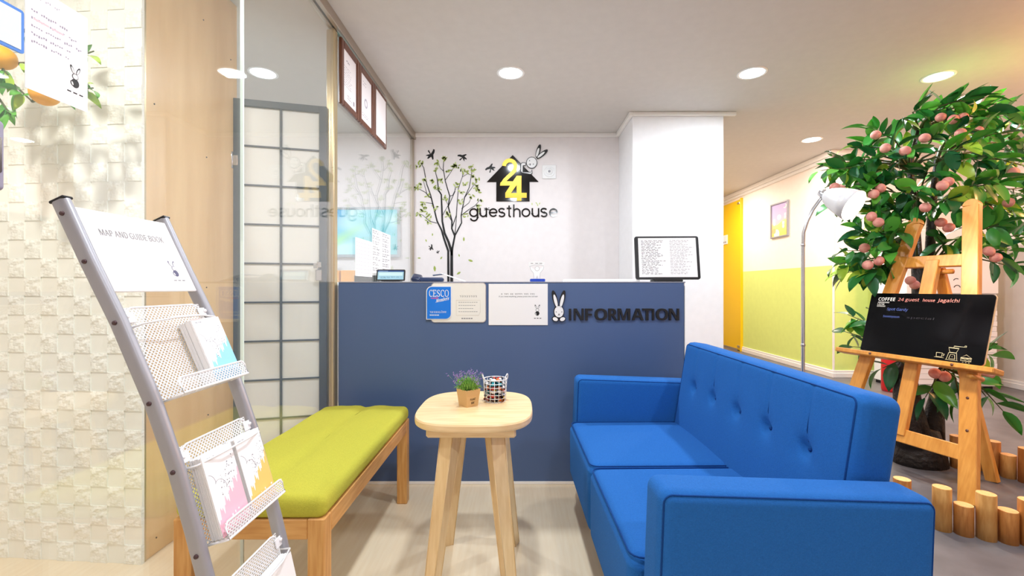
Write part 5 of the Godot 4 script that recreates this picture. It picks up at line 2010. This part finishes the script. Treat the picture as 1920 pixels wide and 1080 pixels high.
func fruit_tree() -> void:
	var base := Vector3(2.09, STEP, -2.36)
	var t := thing("fruit_tree", "leafy artificial peach tree with a dark trunk behind the easel", "tree", base)
	# a pixel-free layout: positions in metres from the trunk foot
	var W := func(px: float, py: float, dz: float) -> Vector3:
		var z := -2.36 + dz
		var sc := 850.0 / -z
		return Vector3((px - 972.0) / sc, EYE + (539.0 - py) / sc, z) - base
	var s := begin()
	lathe(s, [[0.0, 0.0], [0.125, 0.0], [0.118, 0.05], [0.105, 0.12], [0.085, 0.18], [0.0, 0.2]], 22, Transform3D(Basis.from_scale(Vector3(1, 1, 0.8)), Vector3.ZERO))
	tube(s, [Vector3(-0.035, 0.1, 0), Vector3(-0.06, 0.28, 0.0), W.call(1697, 715, -0.03), W.call(1700, 685, -0.05), W.call(1718, 648, -0.12), W.call(1724, 590, -0.22), W.call(1720, 510, -0.3), W.call(1714, 390, -0.34)], [0.085, 0.062, 0.052, 0.048, 0.042, 0.034, 0.028, 0.022], 14)
	tube(s, [Vector3(0.05, 0.1, 0.0), Vector3(0.075, 0.25, 0.0), Vector3(0.1, 0.37, 0.0), Vector3(0.105, 0.39, 0.0)], [0.062, 0.042, 0.034, 0.032], 14)
	tube(s, [Vector3(0.088, 0.39, 0), Vector3(0.10, 0.48, 0.01), Vector3(0.105, 0.52, 0.02)], [0.02, 0.017, 0.006], 10)
	tube(s, [W.call(1724, 600, -0.2), W.call(1742, 510, -0.3), W.call(1747, 400, -0.34), W.call(1756, 300, -0.36)], [0.03, 0.026, 0.022, 0.012], 12)
	tube(s, [W.call(1714, 395, -0.34), W.call(1706, 310, -0.36), W.call(1722, 240, -0.36)], [0.022, 0.016, 0.008], 12)
	obj("trunk", s, M.trunk, t)
	var hubs := [W.call(1720, 505, -0.3), W.call(1742, 505, -0.3), W.call(1715, 410, -0.34), W.call(1747, 400, -0.34), W.call(1706, 320, -0.36), W.call(1754, 310, -0.36), W.call(1722, 245, -0.36)]
	var ends := [
		[1808, 200, 0.1], [1772, 215, -0.1], [1695, 225, 0.0], [1645, 245, 0.1], [1600, 275, 0.0], [1560, 308, 0.05], [1568, 345, 0.15], [1605, 335, -0.1], [1655, 325, 0.2], [1705, 285, 0.25], [1750, 255, 0.2], [1800, 240, 0.2], [1850, 225, 0.1], [1878, 218, 0.0], [1905, 265, 0.05], [1915, 310, 0.2], [1885, 340, 0.3], [1845, 305, 0.3], [1790, 305, 0.35], [1740, 315, 0.35],
		[1690, 360, 0.3], [1640, 375, 0.25], [1615, 430, 0.2], [1590, 470, 0.25], [1610, 495, 0.2], [1640, 505, 0.3], [1665, 465, 0.3], [1700, 440, 0.2], [1742, 400, 0.3], [1775, 455, 0.25], [1815, 400, 0.2], [1860, 380, 0.2], [1900, 400, 0.1], [1912, 440, 0.25], [1890, 470, 0.3], [1900, 500, 0.15], [1800, 470, 0.2],
		[1660, 260, -0.3], [1720, 240, -0.3], [1780, 270, -0.3], [1840, 260, -0.3], [1690, 320, -0.3], [1760, 340, -0.3], [1830, 350, -0.3], [1880, 300, -0.3], [1630, 320, -0.2], [1660, 410, -0.2], [1850, 440, -0.2], [1935, 280, 0.0], [1945, 350, 0.1], [1950, 420, 0.0], [1960, 320, -0.2], [1940, 240, 0.0],
		[1725, 205, 0.05], [1812, 185, 0.2], [1780, 200, 0.1], [1850, 205, 0.1], [1890, 215, 0.0], [1540, 320, 0.1], [1575, 320, 0.2], [1620, 350, 0.3], [1570, 380, 0.1], [1640, 340, 0.3], [1690, 395, 0.25], [1575, 495, 0.2], [1620, 515, 0.3], [1680, 480, 0.3], [1655, 440, 0.35], [1630, 400, 0.2], [1670, 285, 0.3], [1820, 280, 0.45], [1870, 250, 0.2], [1720, 350, 0.45], [1780, 375, 0.42], [1840, 345, 0.42], [1620, 300, 0.15], [1640, 440, 0.1], [1870, 420, 0.35],
	]
	var leaves := [leaf_mesh(0.25, 0.25), leaf_mesh(0.6, 0.35), leaf_mesh(0.1, 0.5), leaf_mesh(0.9, 0.2)]
	var spots := []   # [transform, material index, mesh index]
	var front := Vector3(-base.x, 0.1, -base.z).normalized()
	var sprig := func(a: Vector3, b: Vector3, count: int, tone: int) -> void:
		var dir := (b - a).normalized()
		var length := minf((b - a).length(), 0.3)
		for i in count:
			var f := float(i) / maxi(count - 1, 1)
			var p := b - dir * length * 0.75 * (1.0 - f)
			var side := dir.cross(front).normalized() * (1.0 if i % 2 else -1.0)
			var d := dir * rng.randf_range(0.35, 0.9) + side * rng.randf_range(0.4, 1.1) + front * rng.randf_range(-0.15, 0.5) + Vector3(0, rng.randf_range(-0.45, 0.15), 0)
			if i == count - 1: d = dir + Vector3(0, -0.1, 0)
			var mt: int = tone if tone >= 0 else [0, 0, 1, 1, 1, 2, 2, 3, 4, 4][rng.randi() % 10]
			spots.append([leaf_at(p, d, rng.randf_range(0.105, 0.165), rng.randf_range(-0.9, 0.9)), mt, rng.randi() % 4])
	var br := begin()
	for e in ends:
		var b: Vector3 = W.call(e[0], e[1], e[2] * 0.8 - 0.36 if e[0] > 1690 else e[2] * 0.7 - 0.36)
		var hub: Vector3 = hubs[0]
		for h in hubs:
			if (h - b).length() + absf(h.y + 0.12 - b.y) < (hub - b).length() + absf(hub.y + 0.12 - b.y): hub = h
		var mid := hub.lerp(b, 0.55) + Vector3(rng.randf_range(-0.03, 0.03), 0.05, rng.randf_range(-0.03, 0.03))
		tube(br, [hub, hub.lerp(mid, 0.5) + Vector3(0, 0.02, 0), mid, b], [0.008, 0.006, 0.0045, 0.002], 6)
		sprig.call(mid, b, 6, -1)
		for k in 1:
			var c := b + Vector3(rng.randf_range(-0.09, 0.09), rng.randf_range(-0.09, 0.05), rng.randf_range(-0.08, 0.10))
			var c0 := mid.lerp(b, 0.5)
			tube(br, [c0, c], [0.003, 0.0015], 5)
			sprig.call(c0, c, 3, -1)
	# low sprigs
	var low := [[Vector3(-0.05, 0.55, 0), [1590, 590, -0.42], 5], [Vector3(-0.05, 0.5, 0), [1585, 622, -0.42], 5], [Vector3(-0.05, 0.5, 0), [1600, 650, -0.42], 5], [Vector3(-0.06, 0.5, 0), [1640, 585, -0.45], 4], [Vector3(-0.05, 0.5, 0), [1655, 690, -0.1], 3],
		[Vector3(0.105, 0.5, 0.02), [1735, 745, 0.08], 4], [Vector3(0.105, 0.5, 0.02), [1800, 755, 0.1], 5], [Vector3(0.105, 0.5, 0.02), [1850, 745, 0.12], 4], [Vector3(0.105, 0.5, 0.02), [1880, 770, 0.16], 4], [Vector3(0.105, 0.5, 0.02), [1860, 665, 0.0], 5], [Vector3(0.105, 0.5, 0.02), [1790, 710, -0.05], 4], [Vector3(0.0, 0.8, 0), [1855, 700, -0.05], 4]]
	for l in low:
		var e: Array = l[1]
		var b: Vector3 = W.call(e[0], e[1], e[2])
		var a: Vector3 = l[0]
		var mid := a.lerp(b, 0.5) + Vector3(0, 0.04, 0.02)
		tube(br, [a, mid, b], [0.005, 0.004, 0.002], 6)
		sprig.call(mid, b, l[2], -1)
	obj("branches", br, M.twig, t)
	# the leaves nearest the viewer are parts, the rest one piece of stuff
	spots.sort_custom(func(a, b): return front.dot(a[0].origin) > front.dot(b[0].origin))
	var rest := [[], [], [], [], []]
	for i in spots.size():
		var sp: Array = spots[i]
		if i < 290:
			var o := mesh_node("leaf", leaves[sp[2]], M.leaves[sp[1]], t)
			o.transform = sp[0]
		else:
			rest[sp[1]].append(sp[0])
	for k in 5:
		if rest[k].is_empty(): continue
		var mm := MultiMesh.new()
		mm.transform_format = MultiMesh.TRANSFORM_3D
		mm.mesh = leaves[k % 4]
		mm.instance_count = rest[k].size()
		for i in rest[k].size(): mm.set_instance_transform(i, rest[k][i])
		var mi := MultiMeshInstance3D.new()
		mi.name = "foliage" if k == 0 else "foliage_%03d" % k
		mi.multimesh = mm
		mi.material_override = M.leaves[k]
		mi.set_meta("kind", "stuff")
		t.add_child(mi, true)
	s = begin()
	ball(s, Vector3.ZERO, Vector3(0.0265, 0.0245, 0.0265), 16, 10)
	var peach := done(s)
	for p in [[1642, 253, 0.2], [1734, 259, 0.35], [1559, 302, 0.12], [1565, 351, 0.25], [1576, 355, 0.22], [1651, 353, 0.35], [1638, 364, 0.36], [1634, 406, 0.36], [1647, 417, 0.38], [1767, 348, 0.5], [1777, 341, 0.48], [1735, 389, 0.42], [1764, 417, 0.38], [1779, 427, 0.4], [1854, 471, 0.4], [1867, 483, 0.4], [1891, 380, 0.35], [1850, 394, 0.3], [1707, 526, 0.15], [1715, 534, 0.16], [1621, 465, 0.34], [1648, 489, 0.4], [1627, 497, 0.36], [1764, 220, 0.15], [1787, 224, 0.22], [1805, 220, 0.2], [1801, 250, 0.35], [1833, 246, 0.3], [1753, 700, 0.13], [1771, 706, 0.15], [1853, 701, 0.05], [1697, 283, 0.38], [1660, 278, 0.36], [1900, 323, 0.36]]:
		var o := mesh_node("peach", peach, M.peach, t)
		o.position = W.call(p[0], p[1], p[2] if p[1] > 600 else (p[2] * 0.8 - 0.36 if p[0] > 1690 else p[2] * 0.7 - 0.36))
		o.rotation = Vector3(rng.randf() * 3, rng.randf() * 3, 0)


func tree_bed() -> void:
	var logs := [
		[1.515, -1.79, 0.16, 0, "round log stump peeking out behind the sofa arm"],
		[1.604, -1.717, 0.16, 1, "tall pale log stump beside the blue sofa arm"],
		[1.653, -1.683, 0.11, 0, "short reddish log stump before the foot of the easel"],
		[1.705, -1.652, 0.165, 1, "tall pale log stump with a knot at the foot of the easel"],
		[1.760, -1.630, 0.115, 0, "short log stump right of the tall stump at the easel foot"],
		[1.815, -1.612, 0.16, 0, "tall log stump at the right end of the near row"],
		[2.19, -2.47, 0.16, 0, "log stump half hidden behind the dark tree trunk"],
		[2.235, -2.31, 0.16, 0, "dark log stump with a knot between tree trunk and easel post"],
		[2.305, -2.285, 0.10, 1, "short log stump directly behind the easel post"],
		[2.35, -2.245, 0.155, 0, "log stump behind the slanting rear leg of the easel"],
		[2.362, -2.185, 0.11, 1, "short pale log stump right of the easel rear leg"],
		[2.385, -2.128, 0.16, 0, "tall log stump near the right edge beyond the easel"],
		[2.378, -2.065, 0.10, 0, "short log stump at the right edge of the far row"],
	]
	for l in logs:
		var t := thing("log_stump", l[4], "log stump", Vector3(l[0], STEP, l[1]), rng.randf() * TAU, "log stumps edging the tree bed")
		var s := begin()
		lathe(s, [[0.0, 0.0], [0.0285, 0.0], [0.0285, l[2] - 0.002], [0.0275, l[2]]], 24)
		obj("log", s, M.log_pale if l[3] else M.log_side, t)
		s = begin(false)
		lathe(s, [[0.0275, l[2]], [0.0, l[2] + 0.0005]], 24, Transform3D(), false)
		obj("cut_face", s, M.log_end, t)


func right_side() -> void:
	# framed print on the pink wall
	var im := page(192, 288, Color.WHITE)
	for y in 288:
		for x in 192:
			var f := y / 288.0
			var c := c8(196, 178, 226).lerp(c8(226, 200, 226), clampf(f * 2.0, 0, 1))
			var hill := 0.58 + 0.06 * sin(x * 0.03)
			if f > hill: c = c8(250, 226, 150).lerp(c8(248, 218, 110), (f - hill) / (1.0 - hill))
			elif f > hill - 0.14: c = c.lerp(c8(250, 206, 206), (f - hill + 0.14) / 0.14)
			if Vector2(x - 90, (y - 118)).length() < 24: c = c8(250, 246, 252)
			if Vector2(x - 160, y - 32).length() < 20 and Vector2(x - 154, y - 28).length() > 15: c = c8(252, 244, 240)
			for b in [[30, 170, 14], [162, 128, 11], [60, 265, 34], [140, 206, 14]]:
				if Vector2(x - b[0], (y - b[1]) * 0.8).length() < b[2]: c = c.lerp(c8(254, 250, 248), 0.85)
				for g in [-1, 1]:
					if b[2] < 20 and Vector2((x - b[0] - g * b[2] * 0.5) * 2.4, y - b[1] + b[2] * 2.2).length() < b[2] * 1.2: c = c8(252, 240, 244)
			if Vector2(x - 26, y - 236).length() < 24: c = c8(238, 190, 128)
			im.set_pixel(x, y, c)
	var t := thing("framed_print", "silver framed print of a lilac night sky on the pink wall", "picture", Vector3(3.2, 1.846, -5.54), -PI / 2)
	var s := begin(false)
	var w := 0.185
	var h := 0.214
	span(s, Vector3(-w, -h, 0), Vector3(-w + 0.018, h, 0.022), 0.003)
	span(s, Vector3(w - 0.018, -h, 0), Vector3(w, h, 0.022), 0.003)
	span(s, Vector3(-w + 0.018, h - 0.018, 0), Vector3(w - 0.018, h, 0.022), 0.003)
	span(s, Vector3(-w + 0.018, -h, 0), Vector3(w - 0.018, -h + 0.018, 0.022), 0.003)
	obj("frame", s, M.alu, t)
	var o := mesh_node("print", sheet(w * 2 - 0.034, h * 2 - 0.034, 0.002), print_mat(im), t)
	o.position = Vector3(0, 0, 0.008)
	# white louvred cabinet with a drawn sleeping face
	t = thing("louvred_cabinet", "tall white cabinet with a drawn face and louvred lower half", "cabinet", Vector3(3.86, STEP, -4.2))
	s = begin(false)
	span(s, Vector3(-0.41, 0.03, -0.2), Vector3(0.41, 1.43, 0.15), 0.004)
	obj("body", s, M.white, t)
	s = begin(false)
	span(s, Vector3(-0.41, 0.86, 0.15), Vector3(0.41, 1.43, 0.17), 0.004)
	obj("door", s, M.white, t)
	for k in 17:
		s = begin(false)
		box(s, Vector3(0, 0.075 + k * 0.047, 0.16), Vector3(0.80, 0.044, 0.008), Transform3D(), 0.001)
		var sl := obj("louvre_slat", s, M.white, t)
		sl.rotation.x = 0.0
		sl.position.z = 0.004 * (k % 2)
	s = begin(false)
	span(s, Vector3(-0.4, 0, -0.19), Vector3(0.4, 0.03, 0.13), 0.002)
	obj("plinth", s, M.black_matt, t)
	s = begin(false)
	ribbon(s, arc(Vector2(0.035, 0.962), 0.032, 150, 60, 8), [0.006], 0.17, 0.1715)
	ribbon(s, arc(Vector2(0.04, 0.905), 0.03, 160, 20, 10), [0.006], 0.17, 0.1715)
	ribbon(s, arc(Vector2(-0.2, 0.905), 0.03, 160, 20, 10), [0.006], 0.17, 0.1715)
	ribbon(s, arc(Vector2(-0.2, 0.962), 0.032, 120, 30, 8), [0.006], 0.17, 0.1715)
	obj("drawn_face", s, M.ink, t)
	# red canister
	t = thing("fire_extinguisher", "red canister standing on the grey floor behind the tree trunk", "fire extinguisher", Vector3(3.82, STEP, -3.93) + Vector3(-0.0, 0, 0))
	t.position = Vector3(3.79, STEP, -4.46) + Vector3(0.0, 0, 0.0)
	s = begin()
	lathe(s, [[0.0, 0.0], [0.075, 0.0], [0.08, 0.02], [0.08, 0.36], [0.06, 0.42], [0.025, 0.44], [0.02, 0.48], [0.0, 0.48]], 26)
	obj("body", s, M.red, t)
	s = begin(false)
	span(s, Vector3(-0.012, 0.47, -0.012), Vector3(0.09, 0.49, 0.012), 0.003)
	span(s, Vector3(-0.012, 0.5, -0.012), Vector3(0.09, 0.515, 0.012), 0.003)
	obj("valve_lever", s, M.black, t)
	t.position = Vector3(3.30, STEP, -4.0)


# ---------------------------------------------------------------- notices on the near glass
func glass_notices() -> void:
	var gx := -0.946
	var t := thing("glass_notice", "white notice sheet with a small rabbit on the near glass", "notice", Vector3(gx, 1.507, -0.932), PI / 2)
	var im := page(256, 416, c8(246, 242, 246))
	lines(im, 22, 34, 150, 1, 20, 8, c8(176, 168, 180))
	lines(im, 22, 96, 240, 5, 30, 9, c8(150, 140, 156), 1.0)
	im.fill_rect(Rect2i(30, 128, 60, 8), c8(232, 190, 196))
	im.fill_rect(Rect2i(100, 128, 50, 8), c8(224, 190, 198))
	var o := mesh_node("page", sheet(0.126, 0.206, 0.001), print_mat(im), t)
	var r := rabbit_figure(0.05)
	for k in 2:
		o = mesh_node("rabbit_print", r[k], [M.ink, M.paper][k], t)
		o.position = Vector3(0.035, -0.065, 0.0006)
	var s := begin(false)
	for k in 3: span(s, Vector3(0.018 + k * 0.013, -0.074, 0.0005), Vector3(0.026 + k * 0.013, -0.0715, 0.001), 0)
	obj("notice_print", s, M.ink, t)
	t = thing("blue_sign", "pale sign with a blue border at the upper left glass edge", "sign", Vector3(gx, 1.505, -0.785), PI / 2)
	s = begin(false)
	prism(s, rounded(0.16, 0.082, 0.005), 0, 0.003)
	obj("border", s, mat(c8(70, 130, 214), 0.4), t)
	s = begin(false)
	span(s, Vector3(-0.074, -0.035, 0.003), Vector3(0.074, 0.035, 0.004), 0)
	obj("panel", s, mat(c8(214, 228, 240), 0.4), t)
	t = thing("door_lock", "grey lilac electronic door lock with dark display on the glass", "door lock", Vector3(gx, 1.256, -0.754), PI / 2)
	s = begin()
	soft_box(s, Vector3(0.128, 0.126, 0.022), 0.008, Vector3i(2, 2, 1), Transform3D(Basis(), Vector3(0, 0, 0.011)))
	obj("casing", s, M.lilac, t)
	s = begin(false)
	prism(s, rounded(0.112, 0.064, 0.004), 0.022, 0.0235)
	obj("display", s, mat(c8(24, 14, 40), 0.15), t)
	s = begin()
	for k in [-1.0, 1.0]:
		tube(s, [Vector3(0.045, k * 0.046, 0.021), Vector3(0.045, k * 0.046, 0.0245)], [0.005], 10)
	obj("button", s, M.black, t)


func fruit_branch() -> void:
	var base := Vector3(-1.72, 1.82, -1.62)
	var t := thing("fruit_branch", "artificial orange branch with long green leaves on the tile wall", "branch", base)
	var W := func(px: float, py: float, z: float) -> Vector3:
		var sc := 850.0 / -z
		return Vector3((px - 972.0) / sc, EYE + (539.0 - py) / sc, z) - base
	var br := begin()
	var leaves := [leaf_mesh(0.3, 0.3), leaf_mesh(0.7, 0.3)]
	var stems := [[[-40, 60], [30, 40]], [[-40, 90], [15, 140]], [[-30, 120], [60, 190]], [[20, 120], [150, 128]], [[110, 130], [176, 96]], [[60, 190], [175, 165]], [[-40, 20], [60, -20]], [[-30, 160], [20, 215]], [[40, 60], [120, 40]]]
	var k := 0
	for st in stems:
		var a: Vector3 = W.call(st[0][0], st[0][1], -1.48)
		var b: Vector3 = W.call(st[1][0], st[1][1], -1.43)
		tube(br, [a, a.lerp(b, 0.5) + Vector3(0, 0.012, 0), b], [0.005, 0.004, 0.002], 6)
		for i in 8:
			var f := rng.randf_range(0.15, 1.0)
			var p := a.lerp(b, f)
			var d := (b - a).normalized() * 0.6 + Vector3(rng.randf_range(-0.7, 0.7), rng.randf_range(-1.0, 0.5), rng.randf_range(-0.1, 0.6))
			var o := mesh_node("leaf", leaves[k % 2], M.leaves[[2, 3, 1, 2][k % 4]], t)
			o.transform = leaf_at(p, d, rng.randf_range(0.06, 0.1), rng.randf_range(-0.6, 0.6))
			o.transform.basis.x *= 0.75
			k += 1
	obj("stem", br, M.twig, t)
	var s := begin()
	ball(s, Vector3.ZERO, Vector3(0.038, 0.036, 0.038), 20, 12)
	var m := done(s)
	for q in [[2, 108], [84, 176], [-40, 40]]:
		var o := mesh_node("orange", m, M.orange, t)
		o.position = W.call(q[0], q[1], -1.44)
